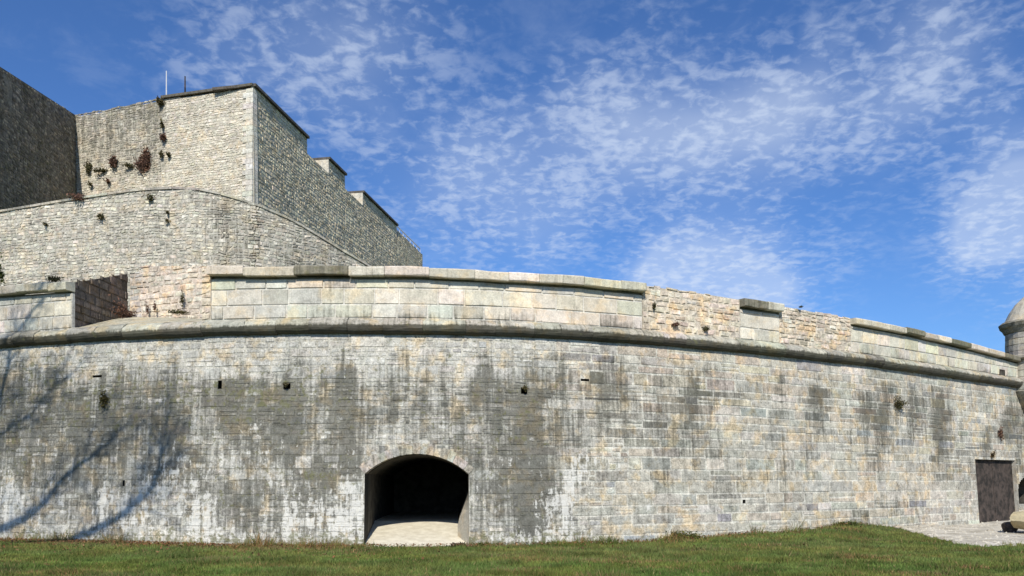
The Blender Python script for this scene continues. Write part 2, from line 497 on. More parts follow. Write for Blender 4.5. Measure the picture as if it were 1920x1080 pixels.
def esc_weather(px, py, u, v):
    nz = fnoise(u * .35, v * .5, 3) - .5
    nz2 = fnoise(u * 1.3, v * .9, 9) - .5
    left = 1 - sstep(px + nz * 260, 1010, 1180)
    under = sstep(py + nz2 * 50, 672, 735)
    D = .20 + .3 * nz + left * under * (.53 + .42 * nz + .5 * nz2)
    D += (1 - left) * (.03 + under * (.20 + .5 * nz + .3 * nz2))
    D += .38 * left * blob(px, py, 150, 840, 190, 110) + .22 * blob(px, py, 620, 770, 330, 75) * under
    for cx, t, b, w_, a in ((540, 722, 860, 20, .8), (990, 735, 1010, 24, .75), (1003, 880, 1015, 30, .8), (415, 712, 800, 16, .5), (745, 735, 860, 14, .35),
                            (655, 735, 950, 22, .4), (472, 900, 1000, 34, .45), (585, 860, 990, 30, .5), (640, 690, 740, 18, .5), (205, 740, 850, 16, .5),
                            (330, 760, 900, 14, .4), (1240, 690, 800, 10, .5), (1300, 690, 770, 16, .35), (1465, 700, 760, 10, .5), (1540, 720, 800, 14, .4),
                            (1660, 720, 860, 8, .3), (1780, 760, 900, 8, .25), (860, 770, 850, 14, .3), (110, 660, 720, 14, .4), (950, 790, 900, 20, .3)):
        D += a * streakmap(px, py, cx, t, b, w_)
    D -= .22 * blob(px, py, 790, 825, 90, 32) + .3 * blob(px, py, 420, 690, 70, 22) + .25 * blob(px, py, 20, 935, 22, 60)
    L = .02 + .20 * left + .3 * nz2 + .45 * (1 - under) * (.6 + nz) + .30 * left * sstep(py + nz * 90, 820, 900)
    for cx, cy, rx, ry, a in ((375, 985, 34, 45, 1.0), (650, 990, 60, 35, .6), (660, 930, 22, 60, .55), (585, 965, 60, 55, .5), (1080, 885, 26, 45, 1.0), (1125, 862, 55, 18, 1.0), (1160, 890, 20, 40, .7),
                              (1045, 940, 30, 50, .75), (720, 970, 40, 60, 0.0), (450, 850, 90, 50, .45), (320, 890, 45, 60, .55), (240, 960, 80, 50, .4), (20, 935, 24, 60, .9),
                              (960, 1010, 90, 14, .8), (450, 1010, 80, 12, .8), (1500, 980, 200, 12, .4), (868, 772, 14, 5, 1.0), (475, 805, 14, 8, .9)):
        L += a * blob(px, py, cx, cy, rx, ry)
    rs = random.Random(12)
    line = np.interp(px, knot[:, 0], knot[:, 1])
    for i in range(120):
        cx = rs.uniform(-20, 1930); w_ = rs.uniform(4, 11); ln_ = rs.uniform(40, 190); t0 = rs.choice((5, 5, 30, 60, 120)); a = rs.uniform(.25, .6)
        D += a * np.exp(-((px - cx) / w_) ** 2) * sstep(py - line, t0, t0 + 25) * (1 - sstep(py - line, t0 + ln_ * .6, t0 + ln_))
    for i in range(34):
        cx = rs.uniform(-20, 1250); w_ = rs.uniform(4, 10); b_ = rs.uniform(40, 130)
        L += rs.uniform(.3, .7) * np.exp(-((px - cx) / w_) ** 2) * sstep(py, 1000 - b_, 1000 - b_ + 30)
    Mo = .12 + .3 * nz + .25 * left + .5 * blob(px, py, 320, 740, 300, 60) * .5 + .4 * sstep(py, 985, 1010)
    return np.clip(np.stack([D, L, Mo], -1), 0, 1.5)


# openings in the escarp
def uub(px, v):
    us = np.linspace(0, ESC.L, 4000)
    return float(np.interp(px, proj(ESC.F(us, v, 0))[0], us))
TU0, TU1 = uub(683, 1), uub(879, 1.7)
TSPR, TTOP = ESC.z(683, 887) * 0 + 1.86, 2.38          # springing and crown heights


def arch(u, grow=0.0):
    c = (TU0 + TU1) / 2; hw = (TU1 - TU0) / 2
    rise = TTOP - TSPR
    r = (hw * hw + rise * rise) / (2 * rise)
    zc = TTOP - r
    rr = r + grow
    return zc + np.sqrt(np.maximum(rr * rr - (np.asarray(u) - c) ** 2, 0))


def tun_iv(v):
    if v < TSPR: return (TU0, TU1)
    ug = np.linspace(TU0 - .3, TU1 + .3, 200)
    ok = ug[arch(ug, .21) > v]
    return (ok[0], ok[-1]) if len(ok) else None


DU0, DU1, DV = uub(1832, 1.4), uub(1908, 1.4), float(ESC.z(1850, 862))
def door_iv(v): return (DU0, DU1) if v < DV else None
NU0, NU1, NV0, NV1 = uub(1910, 1), uub(1952, 1), float(ESC.z(1925, 948)), float(ESC.z(1925, 893))
def niche_iv(v):
    if not (NV0 < v < NV1): return None
    c = (NU0 + NU1) / 2; hw = (NU1 - NU0) / 2
    t = max(0.0, (v - (NV0 + NV1) / 2) / ((NV1 - NV0) / 2))
    w_ = hw * math.sqrt(max(0, 1 - t * t))
    return (c - w_, c + w_) if w_ > .05 else None
HOLES = [(540, 726, .13, .12), (981, 733, .12, .11), (415, 722, .08, .14), (185, 706, .22, .04), (1095, 713, .17, .04), (1382, 940, .08, .07), (1445, 905, .06, .05), (1520, 886, .08, .05), (245, 906, .05, .1)]
hole_f = []
for hx, hy, hw_, hh_ in HOLES:
    hu, hv = float(uu(hx)), float(ESC.z(hx, hy))
    hole_f.append((hu, hv, hw_ * .72, hh_ * .8))

escarp = empty('fortress_wall', tuple(ESC.F(uu(900), 0, 0)))
tag(escarp, 'long curving grey ashlar wall with dark run-off streaks rising from the grass below the rounded string course', 'wall')

UC = float(uu(1085))
Q = []
v = -.4
while v < 5.58:
    h = random.choice((.22, .25, .27, .3, .33, .36))
    top = min(v + h, 5.60)
    u = 0.0
    while u < ESC.L - 1e-6:
        fine = u < UC + random.uniform(-1.6, 1.6)
        wd = random.uniform(.45, .95) if fine else random.uniform(.38, 1.3)
        e = min(u + wd, ESC.L)
        rnd = random.random()
        if fine and rnd < .62:
            vm_ = v + (top - v) * random.uniform(.4, .6)
            for a_, b_ in ((v, vm_), (vm_, top)):
                uu_ = u
                while uu_ < e - 1e-6:
                    ee = min(uu_ + random.uniform(.2, .5), e)
                    if e - ee < .12: ee = e
                    Q.append((uu_, ee, a_, b_)); uu_ = ee
        elif not fine and rnd < .08:
            vm_ = v + (top - v) * .5
            Q.append((u, e, v, vm_)); Q.append((u, e, vm_, top))
        else:
            Q.append((u, e, v, top))
        u = e
    v = top
Q = clip_open(Q, [tun_iv, door_iv, niche_iv] + [(lambda v, a=a: (a[0] - a[2], a[0] + a[2]) if abs(v - a[1]) < max(a[3], .1) else None) for a in hole_f])
Q = np.array(Q)
# lay each course on a gently waving bed
cu_ = (Q[:, 0] + Q[:, 1]) / 2
for j in (2, 3):
    Q[:, j] += .03 * (fnoise(cu_ * .25, Q[:, j] * .8, 5) - .5) * 2
cpx = np.interp(cu_, ESC.u, ESC.px)
isr = sstep(cpx, 980, 1150)
colr = tones(len(Q), ESC_TONES * np.array([1.04, 1.0, .93]), var=.09)
colr = colr * .55 + np.array([.44, .42, .37]) * .45
odd = rng.random(len(Q)) < .10
colr[odd] = tones(int(odd.sum()), np.array([(.48, .41, .35), (.50, .45, .35), (.34, .345, .345), (.38, .39, .35), (.29, .285, .26), (.56, .54, .48)]), var=.06)
grey = colr.mean(1, keepdims=True)
colr = colr * (.35 + .65 * isr[:, None]) + grey * np.array([1.0, .99, .94]) * (.65 - .65 * isr[:, None])
colr *= (1.0 + .10 * (1 - isr[:, None]))
place_stones(ESC, Q, escarp, M_ESC, 'stone', colr, gap=.010, proud=(0, .010), jit=.011, wfn=esc_weather, patchy=.16)

# bedding mortar behind the stones, with the openings left free
ug = np.arange(0, ESC.L, .11)
V, W, WL, Fc = [], [], [], []
def strip(u0, u1, va, vb, d, out, nseg=None):
    nseg = nseg or max(1, int((vb - va) / .35))
    vs = np.linspace(va, vb, nseg + 1)
    base = sum(len(a) for a in V)
    U = np.array([[u0] * (nseg + 1), [u1] * (nseg + 1)]); VV = np.array([vs, vs])
    P = ESC.F(U, VV, d).reshape(-1, 3)
    V.append(P); pxx, pyy = proj(P)
    W.append(esc_weather(pxx, pyy, U.ravel(), VV.ravel())); WL.append(np.stack([U.ravel(), VV.ravel(), 0 * U.ravel()], 1))
    for i in range(nseg):
        Fc.append((base + i, base + nseg + 1 + i, base + nseg + 2 + i, base + i + 1))
brk = sorted(set(list(ug) + [ESC.L, TU0, TU1, DU0, DU1, NU0, NU1] + [h[0] - h[2] for h in hole_f] + [h[0] + h[2] for h in hole_f]))
for a, b in zip(brk[:-1], brk[1:]):
    if b - a < 1e-5: continue
    mu = (a + b) / 2
    cuts = []
    if TU0 < mu < TU1: cuts.append((-1, float(arch(mu, .02))))
    if DU0 < mu < DU1: cuts.append((-1, DV))
    if NU0 < mu < NU1:
        c = (NU0 + NU1) / 2; hw = (NU1 - NU0) / 2; vm = (NV0 + NV1) / 2
        cuts.append((NV0, vm + (NV1 - vm) * math.sqrt(max(0, 1 - ((mu - c) / hw) ** 2))))
    for h in hole_f:
        if abs(mu - h[0]) < h[2]: cuts.append((h[1] - h[3], h[1] + h[3]))
    cuts.sort(); lo = -.6
    for ca, cb in cuts:
        if ca > lo: strip(a, b, lo, ca, -.006, None)
        lo = max(lo, cb)
    strip(a, b, lo, 5.62, -.006, None)
Va = np.concatenate(V); Wa = np.concatenate(W)
mcol = np.array([.45, .435, .385]) * np.ones((len(Va), 1))
pxm, _ = proj(Va)
mcol = mcol * (1 + .14 * sstep(pxm, 1000, 1160))[:, None]
Wm = Wa.copy(); Wm[:, 0] -= .1 * sstep(pxm, 1000, 1160); Wm[:, 1] += .10 * sstep(pxm, 1000, 1200)
mesh_obj('mortar', Va, np.array(Fc), M_ESC, escarp, mcol, np.clip(Wm, 0, 1.5), np.concatenate(WL))

# sockets behind the small holes
for hu, hv, hw_, hh_ in hole_f:
    ua, ub, va, vb = hu - hw_ - .1, hu + hw_ + .1, hv - hh_ - .1, hv + hh_ + .1
    P = np.array([ESC.F(a, b, d) for d in (-.02, -.5) for a, b in ((ua, va), (ub, va), (ub, vb), (ua, vb))])
    mesh_obj('putlog_hole', P, [(4, 5, 6, 7), (0, 1, 5, 4), (1, 2, 6, 5), (2, 3, 7, 6), (3, 0, 4, 7)], M_TUN, escarp)

# voussoirs of the tunnel arch
nvs = 17
c = (TU0 + TU1) / 2; hw = (TU1 - TU0) / 2; rise = TTOP - TSPR
rr = (hw * hw + rise * rise) / (2 * rise); zc = TTOP - rr
amax = math.asin(hw / rr)
for i in range(nvs):
    a0, a1 = -amax + 2 * amax * i / nvs, -amax + 2 * amax * (i + 1) / nvs
    a0 += .003; a1 -= .003
    ring = []
    ro = rr + .24 + random.uniform(-.05, .05)
    dd = .004 + random.uniform(0, .006)
    for d in (dd, -.35):
        for (aa, rad) in ((a0, rr), (a1, rr), (a1, ro), (a0, ro)):
            ring.append(ESC.F(c + rad * math.sin(aa), zc + rad * math.cos(aa), d))
    P = np.array(ring)
    pxx, pyy = proj(P)
    W_ = esc_weather(pxx, pyy, np.full(8, c), P[:, 2])
    mesh_obj('arch_stone', P, [(0, 1, 2, 3), (0, 4, 5, 1), (1, 5, 6, 2), (2, 6, 7, 3), (3, 7, 4, 0)], M_ESC, escarp,
             tones(1, np.array([(.44, .40, .34), (.46, .42, .37), (.42, .41, .37)]), var=.05)[0], W_, np.stack([P[:, 0], P[:, 2], P[:, 2] * 0], 1), origin=P.mean(0))

# tunnel: jambs, barrel roof and rising floor
prof = [(TU0, -.3)] + [(TU0, v) for v in np.linspace(.2, TSPR, 5)] + [(u, float(arch(u))) for u in np.linspace(TU0, TU1, 15)[1:-1]] + [(TU1, v) for v in np.linspace(TSPR, .2, 8)] + [(TU1, -.3)]
prof = np.array(prof)
uc = (TU0 + TU1) / 2
tin = np.array([0, .12, .9, 4.5, 9.0])
Pc = ESC.F(uc, 0, 0); nrm = np.array([np.interp(uc, ESC.u, ESC.n[:, 0]), np.interp(uc, ESC.u, ESC.n[:, 1]), 0]); tan_ = np.array([-nrm[1], nrm[0], 0])
def tun_pt(u, v, D):
    # splay: the right jamb closes in over the first 1.3 m
    f = (u - TU0) / (TU1 - TU0)
    sq = .30 * min(D, .9) / .9 * max(0.0, f - .5) * 2 * min(1, max(0, 1.35 - v) / .8)
    p = ESC.F(u, v, 0.0 if D == 0 else 0.0)
    return p - nrm * D - tan_ * sq
P = np.array([[tun_pt(u, v, D) for (u, v) in prof] for D in tin])
k = len(prof)
# deep parts straighten
ff = grid_faces(len(tin), k)
F_front = [f for f in ff.tolist() if f[0] < 2 * k]
F_back = [f for f in ff.tolist() if f[0] >= 2 * k]
PP = P.reshape(-1, 3)
jamb_shade = np.clip(sstep(PP[:, 2], .9, 1.6) + (PP[:, 0] < -2.6), 0, 1)[:, None]  # shade painted in: dark soffit and left jamb, lower right stays pale
jamb_col = (np.array([.50, .46, .38]) * (1 - jamb_shade) + np.array([.05, .047, .04]) * jamb_shade)[:3 * k] if False else (np.array([.50, .46, .38]) * (1 - jamb_shade) + np.array([.05, .047, .04]) * jamb_shade)
W_ = np.zeros_like(PP); W_[:, 0] = .15
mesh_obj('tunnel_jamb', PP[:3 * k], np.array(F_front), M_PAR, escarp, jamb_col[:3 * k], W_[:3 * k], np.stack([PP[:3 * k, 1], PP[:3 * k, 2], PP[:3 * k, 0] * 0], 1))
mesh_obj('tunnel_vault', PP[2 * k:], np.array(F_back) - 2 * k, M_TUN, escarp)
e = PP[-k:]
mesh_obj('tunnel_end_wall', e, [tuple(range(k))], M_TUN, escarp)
nfu, nfd = 12, 18
fl = []
Ds = np.concatenate([np.linspace(-.12, 3.4, nfd - 1), [9.1]])
for D in Ds:
    for i in range(nfu):
        u = TU0 - .1 + (TU1 - TU0 + .2) * i / (nfu - 1)
        p = ESC.F(u, 0.0, 0.0) - nrm * D
        t = min(max(D, -.1) / 2.6, 1.0)
        p[2] = .0 + .52 * t + .02 * (random.random() - .5) if D > -.05 else -.05
        fl.append(p)
o = mesh_obj('tunnel_floor', fl, grid_faces(len(Ds), nfu)[:, ::-1], M_SILL, escarp)

# dark boards added to keep the passage mouth unlit, a little inside its frame
P = np.array([ESC.F(a, b, d) for d in (0.0, -.22) for a, b in ((DU0, -.5), (DU1, -.5), (DU1, DV), (DU0, DV))])
for nm, f in (('door_jamb', [(0, 4, 7, 3), (1, 2, 6, 5)]), ('door_lintel', [(2, 3, 7, 6)])):
    W_ = np.zeros((8, 3)); W_[:, 0] = .4
    mesh_obj(nm, P, f, M_PAR, escarp, np.array([.38, .36, .32]), W_, P)
nb = 6
for i in range(nb):
    a, b = DU0 + (DU1 - DU0) * i / nb + .006, DU0 + (DU1 - DU0) * (i + 1) / nb - .006
    dd = -.16 + random.uniform(-.012, .012)
    Pb = np.array([ESC.F(s_, t_, d) for d in (dd, dd - .05) for s_, t_ in ((a, -.3), (b, -.3), (b, DV), (a, DV))])
    mesh_obj('dark_infill_board', Pb, [(0, 1, 2, 3), (0, 4, 5, 1), (1, 5, 6, 2), (2, 6, 7, 3), (3, 7, 4, 0)], M_DOOR, escarp, origin=Pb.mean(0))
# round-headed dark niche to its right
vm = (NV0 + NV1) / 2
ring = [((NU0 + NU1) / 2 + (NU1 - NU0) / 2 * math.cos(t), vm + (NV1 - vm) * math.sin(t)) for t in np.linspace(0, math.pi, 13)] + [(NU0, NV0), (NU1, NV0)]
rn = len(ring)
P = np.array([ESC.F(a, b, d) for d in (0.0, -1.0) for a, b in ring])
mesh_obj('dark_niche', P, [(i, (i + 1) % rn, rn + (i + 1) % rn, rn + i) for i in range(rn)] + [tuple(range(rn, 2 * rn))], M_TUN, escarp)

# ================================================================== CORDON
cordon = empty('string_course', tuple(ESC.F(uu(900), 5.7, 0)))
tag(cordon, 'rounded weathered stone string course running the length of the wall above its stained face', 'string course')
def cor_tone(px, py, u, v):
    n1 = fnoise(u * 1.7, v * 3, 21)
    D = .40 + .9 * (n1 - .5) + 1.6 * sstep(-v, -5.76, -5.66)  # last term darkens the lower half of the moulding
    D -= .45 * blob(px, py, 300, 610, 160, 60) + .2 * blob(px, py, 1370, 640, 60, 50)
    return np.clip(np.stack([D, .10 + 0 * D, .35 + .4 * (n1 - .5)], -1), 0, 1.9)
u = 0.0
cprof = []                                          # (offset out, height) of the moulding
CZ, CR = 5.705, .185
cprof.append((-.05, CZ - CR + .0))
for t in np.linspace(-80, 62, 8):
    cprof.append((.03 + CR * math.cos(R(t)) * 1.05, CZ + CR * math.sin(R(t))))
cprof.append((-.02, CZ + CR + .055)); cprof.append((-.30, CZ + CR + .075))
cprof = np.array(cprof)
kc = len(cprof)
while u < ESC.L - .1:
    wd = random.uniform(.75, 1.25)
    e_ = min(u + wd, ESC.L)
    off = random.uniform(-.016, .016); dz = random.uniform(-.012, .012)
    us = np.linspace(u + .004, e_ - .004, 4)
    Ug, Ig = np.meshgrid(us, np.arange(kc), indexing='ij')
    jt = rng.uniform(-.013, .013, Ug.shape)
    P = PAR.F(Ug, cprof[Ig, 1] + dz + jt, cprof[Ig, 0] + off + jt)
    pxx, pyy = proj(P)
    W_ = cor_tone(pxx, pyy, Ug, P[..., 2])
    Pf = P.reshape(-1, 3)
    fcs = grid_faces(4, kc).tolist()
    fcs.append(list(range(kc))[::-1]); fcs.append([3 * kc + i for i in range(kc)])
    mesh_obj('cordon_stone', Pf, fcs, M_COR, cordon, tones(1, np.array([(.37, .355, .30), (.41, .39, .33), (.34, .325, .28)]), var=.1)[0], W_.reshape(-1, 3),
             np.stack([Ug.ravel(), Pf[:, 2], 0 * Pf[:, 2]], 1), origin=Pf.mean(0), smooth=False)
    u = e_

# ================================================================== PARAPET
tk = np.array([(-420, 568), (0, 539), (135, 528.5), (243, 505), (275, 499), (395, 502), (600, 501), (780, 502), (840, 505), (915, 508), (916, 509.5), (1080, 519), (1109, 521), (1112, 523), (1205, 533), (1320, 549), (1388, 560),
               (1460, 571), (1530, 584), (1596, 596), (1684, 613), (1738, 626), (1804, 642), (1893, 666), (2120, 720)], float)
def ptop(u):
    px = np.interp(u, PAR.u, PAR.px)
    return EYE + (HOR - np.interp(px, tk[:, 0], tk[:, 1])) / FPX * PAR.depth(u)
PV0 = CZ + CR + .07
parapet = empty('parapet', tuple(PAR.F(uu(900), PV0, 0)))
tag(parapet, 'long pale block parapet with overhanging coping and brown rubble repairs, right of the gap', 'parapet')
merlon = empty('parapet', tuple(PAR.F(uu(60), PV0, 0)))
tag(merlon, 'short pale parapet at the far left with mossy coping and a tree shadow across it', 'parapet')

def par_weather(px, py, u, v):
    n1 = fnoise(u * .8, v * 1.2, 31)
    D = .20 + .5 * (n1 - .5) + .35 * (1 - sstep(v, PV0, PV0 + .22))
    L = .42 + .6 * (fnoise(u * 1.1, v, 33) - .5)
    return np.clip(np.stack([D, L, .08 + .3 * (n1 - .5)], -1), 0, 1.2)
def rub_weather(px, py, u, v):
    n1 = fnoise(u * 1.1, v * 1.5, 41)
    return np.clip(np.stack([.12 + .6 * (n1 - .5), .1 + 0 * n1, .18 + .5 * (n1 - .5)], -1), 0, 1.2)
PAR_TONES = 1.12 * np.array([1.02, 1.0, .95]) * np.array([(.50, .485, .44), (.52, .495, .44), (.51, .48, .42), (.46, .45, .41), (.54, .515, .465), (.48, .475, .44), (.52, .495, .42)])
RUB_TONES = np.array([(.58, .50, .40), (.54, .46, .36), (.58, .53, .45), (.50, .44, .35), (.60, .51, .42)])

def coping(u0, u1, par, thick, over=.20, pal=None, back=-.55):
    u = u0
    while u < u1 - .02:
        e_ = min(u + random.uniform(.7, 1.5), u1)
        if u1 - e_ < .3: e_ = u1
        dark_ = random.random() < .38
        cc = tones(1, np.array([(.23, .215, .165)]) if dark_ else np.array([(.56, .52, .42), (.60, .55, .46), (.50, .47, .39)]), var=.08)[0]
        us = np.linspace(u + .005, e_ - .005, 3)
        tp = ptop(us) + random.uniform(-.028, .014)
        ob = over + random.uniform(-.012, .012)
        sec = [(ob - .012, -thick), (ob, -thick + .02), (ob + .004, -.035), (ob - .03, 0), (back, .03), (back, -thick), (-.02, -thick)]
        P = np.array([[PAR.F(a, t_ + s_[1] + random.uniform(-.008, .008), s_[0] + random.uniform(-.006, .006)) for s_ in sec] for a, t_ in zip(us, tp)]).reshape(-1, 3)
        ks = len(sec)
        fc = []
        for i in range(2):
            for j in range(ks):
                fc.append((i * ks + j, i * ks + (j + 1) % ks, (i + 1) * ks + (j + 1) % ks, (i + 1) * ks + j))
        fc = [f[::-1] for f in fc]
        fc.append(tuple(range(ks))); fc.append(tuple(2 * ks + i for i in range(ks))[::-1])
        W_ = np.tile([.55 if dark_ else .32, .2, .5 if dark_ else .2], (len(P), 1))
        mesh_obj('coping_stone', P, fc, M_PAR, par, cc, W_, np.stack([P[:, 0], P[:, 2], P[:, 0] * 0], 1), origin=P.mean(0))
        u = e_

def core(path, u0, u1, va, vbfn, par, m, c_, d=-.02, back=-.55, wfn=None, step=.3, name='mortar'):
    us = np.linspace(u0, u1, max(2, int((u1 - u0) / step) + 1))
    rows = 4
    P = []
    Uc = []
    for a in us:
        vb = float(vbfn(a))
        for i in range(rows + 1):
            v_ = va + (vb - va) * i / rows
            P.append(path.F(a, v_, d)); Uc.append((a, v_, 0))
        P.append(path.F(a, vb, back)); Uc.append((a, vb, 0))
        P.append(path.F(a, va, back)); Uc.append((a, va, 0))
    P = np.array(P); k_ = rows + 3
    fc = grid_faces(len(us), k_).tolist()
    fc.append(tuple(range(k_))[::-1]); fc.append(tuple((len(us) - 1) * k_ + i for i in range(k_)))
    pxx, pyy = proj(P); Uc = np.array(Uc, float)
    W_ = wfn(pxx, pyy, Uc[:, 0], Uc[:, 1]) if wfn else np.zeros_like(P)
    return mesh_obj(name, P, fc, m, par, np.asarray(c_), W_, Uc)

SEC = [(-420, 134.5, 'ashlar', merlon), (377, 395, 'rubble', parapet), (395, 1205, 'ashlar', parapet), (1205, 1388, 'rubble', parapet), (1388, 1462, 'ashlar', parapet), (1462, 1596, 'rubble', parapet), (1596, 2115, 'ashlar', parapet)]
ashQ, merQ, rubQ = [], [], []
for p0, p1, kind, par in SEC:
    a, b = float(uu(p0)), float(uu(p1))
    TH = .235 if p0 < 1500 else .19
    if kind == 'ashlar':
        q = courses(a, b, PV0 - .02, lambda u: float(ptop(u)) - TH - .07, lambda k: (.36, .42, .38, .34)[k % 4], lambda u, h: random.uniform(.5, 1.05))
        (merQ if par is merlon else ashQ).extend(q)
        coping(a, b, par, TH, back=-.12 if par is merlon else -.55)
        core(PAR, a + .01, b - .01, PV0 - .1, lambda u: float(ptop(u)) - TH - .076, par, M_PAR, (.56, .54, .49), wfn=par_weather, back=-.12 if par is merlon else -.55)
        core(PAR, a + .02, b - .02, PV0 + .4, lambda u: float(ptop(u)) - TH - .004, par, M_PAR, (.3, .28, .24), d=-.10, back=-.12 if par is merlon else -.5, name='bedding')
    else:
        q = courses(a, b, PV0 - .02, lambda u: float(ptop(u)) + random.uniform(-.05, .03), lambda k: random.choice((.13, .16, .19)), lambda u, h: random.uniform(.16, .42))
        rubQ.extend(q)
        core(PAR, a + .01, b - .01, PV0 - .1, lambda u: float(ptop(u)) - .03, par, M_RUB, (.55, .49, .40), wfn=rub_weather)
ashQ = np.array(ashQ); merQ = np.array(merQ); rubQ = np.array(rubQ)
place_stones(PAR, ashQ, parapet, M_PAR, 'parapet_block', tones(len(ashQ), PAR_TONES, var=.08), gap=.007, proud=(-.004, .012), jit=.007, wfn=par_weather, patchy=.25)
place_stones(PAR, merQ, merlon, M_PAR, 'parapet_block', tones(len(merQ), PAR_TONES, var=.07), gap=.007, proud=(-.004, .01), jit=.006, wfn=par_weather)
place_stones(PAR, rubQ, parapet, M_RUB, 'rubble_stone', tones(len(rubQ), RUB_TONES, var=.10), gap=.008, proud=(-.012, .012), jit=.022, rich=False, wfn=rub_weather, singles=260)

# the gap: cheek of the left parapet, sloping sill and the rubble return wall
zA = float(PAR.depth(uu(135)))
cheek = pxpath([(135.5, zA + .12), (240, 25.6)])
CK = empty('embrasure_cheek', tuple(cheek.F(1, 6, 0)))
tag(CK, 'dark shaded side wall of the gap behind the far left parapet', 'wall')
def ck_lo(u): return cheek_z(u, 613, 594)
def ck_hi(u): return cheek_z(u, 528, 513)
def cheek_z(u, ya, yb):
    t = u / cheek.L
    dz = zA + (25.6 - zA) * t
    px = 960 + FPX * (cheek.p[0, 0] + (cheek.p[1, 0] - cheek.p[0, 0]) * t) / dz
    y = ya + (yb - ya) * (px - 135.5) / (243 - 135.5)
    return EYE + (HOR - y) / FPX * dz
Qc = courses(0, cheek.L, 5.8, ck_hi, lambda k: random.choice((.2, .26, .3)), lambda u, h: random.uniform(.3, .7))
cc = tones(len(Qc), np.array([(.18, .15, .13), (.15, .13, .11), (.20, .165, .14)]), var=.08)  # dark palette carries the cheek's shade in its colour
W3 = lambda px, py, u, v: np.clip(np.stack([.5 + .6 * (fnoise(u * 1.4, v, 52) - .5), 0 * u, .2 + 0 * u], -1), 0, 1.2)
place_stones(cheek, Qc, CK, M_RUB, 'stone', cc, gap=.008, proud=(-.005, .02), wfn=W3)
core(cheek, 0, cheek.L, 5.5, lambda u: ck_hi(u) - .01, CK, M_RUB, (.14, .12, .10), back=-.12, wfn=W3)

ret = pxpath([(243, 25.6), (262, 25.45), (300, 25.2), (350, 24.9), (430, 24.6)])
RW = empty('return_wall', tuple(ret.F(2, 6, 0)))
tag(RW, 'pinkish rubble wall curving back inside the gap, right of the dark side wall', 'wall')
rt = np.array([(243, 513), (258, 509), (272, 498), (330, 497), (430, 500)], float)
def r_hi(u):
    px = np.interp(u, ret.u, ret.px)
    return EYE + (HOR - np.interp(px, rt[:, 0], rt[:, 1])) / FPX * ret.depth(u)
Qr = courses(0, ret.L, 5.7, lambda u: float(r_hi(u)) + random.uniform(-.04, .04), lambda k: random.choice((.13, .17, .2)), lambda u, h: random.uniform(.18, .45))
Qr = np.array(Qr)
cr = tones(len(Qr), np.array([(.55, .48, .40), (.54, .49, .42), (.52, .44, .36), (.57, .53, .46)]), var=.07)
cr[Qr[:, 1] < ret.at(272)] = tones(int((Qr[:, 1] < ret.at(272)).sum()), np.array([(.52, .49, .45), (.46, .43, .40)]), var=.12)
place_stones(ret, Qr, RW, M_RUB, 'rubble_stone', cr, gap=.008, proud=(-.012, .010), jit=.02, rich=False, wfn=rub_weather)
core(ret, 0, ret.L, 5.5, lambda u: float(r_hi(u)) - .02, RW, M_RUB, (.54, .47, .40), back=-.6, wfn=rub_weather)
# sill, a paved slope rising to the back of the gap
P = []
a0, a1 = float(uu(132)), float(uu(420))
ns = 14
for i in range(ns):
    t = i / (ns - 1)
    f = PAR.F(a0 + (a1 - a0) * t, PV0 + .015, -.22)
    px = 135 + 260 * t
    if px < 243:
        q = cheek.F(cheek.L * (px - 135) / 108 * .97, 0, .03); q[2] = float(ck_lo(cheek.L * min(1, (px - 135) / 108)))
    else:
        q = ret.F(ret.at(px), 0, .03); q[2] = EYE + (HOR - (594 + 4 * (px - 243) / 152)) / FPX * ret.depth(ret.at(px))
    for s_ in np.linspace(0, 1, 6):
        p = f * (1 - s_) + q * s_
        p[2] += .02 * (random.random() - .5)
        P.append(p)
mesh_obj('sill', P, grid_faces(ns, 6), M_RUB, RW, np.array([.44, .41, .32]), np.tile([.2, .1, .45], (len(P), 1)), np.array(P))

# ================================================================== GROUND
def hground(x, y):
    px = 960 + FPX * x / np.maximum(y, 3.0)
    un = np.interp(px, ESC.px, ESC.u); wd = np.interp(un, ESC.u, ESC.p[:, 1])
    near = 1 - sstep(wd - y, .4, 5.5)
    h = (.26 * np.exp(-((px - 1590) / 85) ** 2) + .10 * np.exp(-((px - 1400) / 90) ** 2) + .13 * np.exp(-((px - 1262) / 26) ** 2) * (1 - sstep(wd - y, .3, 1.6))) * near
    h = h * (y > 5) + .05 * (fnoise(x * .3, y * .3, 61) - .5)
    return h
gx = np.concatenate([[-900, -300, -100, -55], np.linspace(-34, 44, 190), [60, 100, 300, 900]])
gy = np.concatenate([[-600, -100, -20], np.linspace(0, 46, 140), [70, 150, 400, 1200]])
GX, GY = np.meshgrid(gx, gy, indexing='ij')
GZ = hground(GX, GY)
mg = bpy.data.materials.new('turf_soil'); mg.use_nodes = True
g = NT(mg.node_tree)
pos = g.node('ShaderNodeNewGeometry').outputs['Position']
c1 = g.mix(g.ss(g.noise(pos, 1.1, 6, .65), .35, .65), (.055, .085, .02), (.095, .10, .035))
c1 = g.mix(g.ss(g.noise(pos, 14.0, 5, .7), .5, .75), c1, (.035, .05, .015))
bmp = g.node('ShaderNodeBump', {'Height': g.noise(pos, 20.0, 5, .7), 'Strength': .6, 'Distance': .04}).outputs[0]
g.l.new(g.node('ShaderNodeBsdfPrincipled', {'Base Color': c1, 'Roughness': .95, 'Normal': bmp, 'Specular IOR Level': .1}).outputs[0], g.node('ShaderNodeOutputMaterial').inputs[0])
tag(mesh_obj('ground', np.stack([GX, GY, GZ], -1).reshape(-1, 3), grid_faces(len(gx), len(gy)), mg, smooth=True), kind='structure')

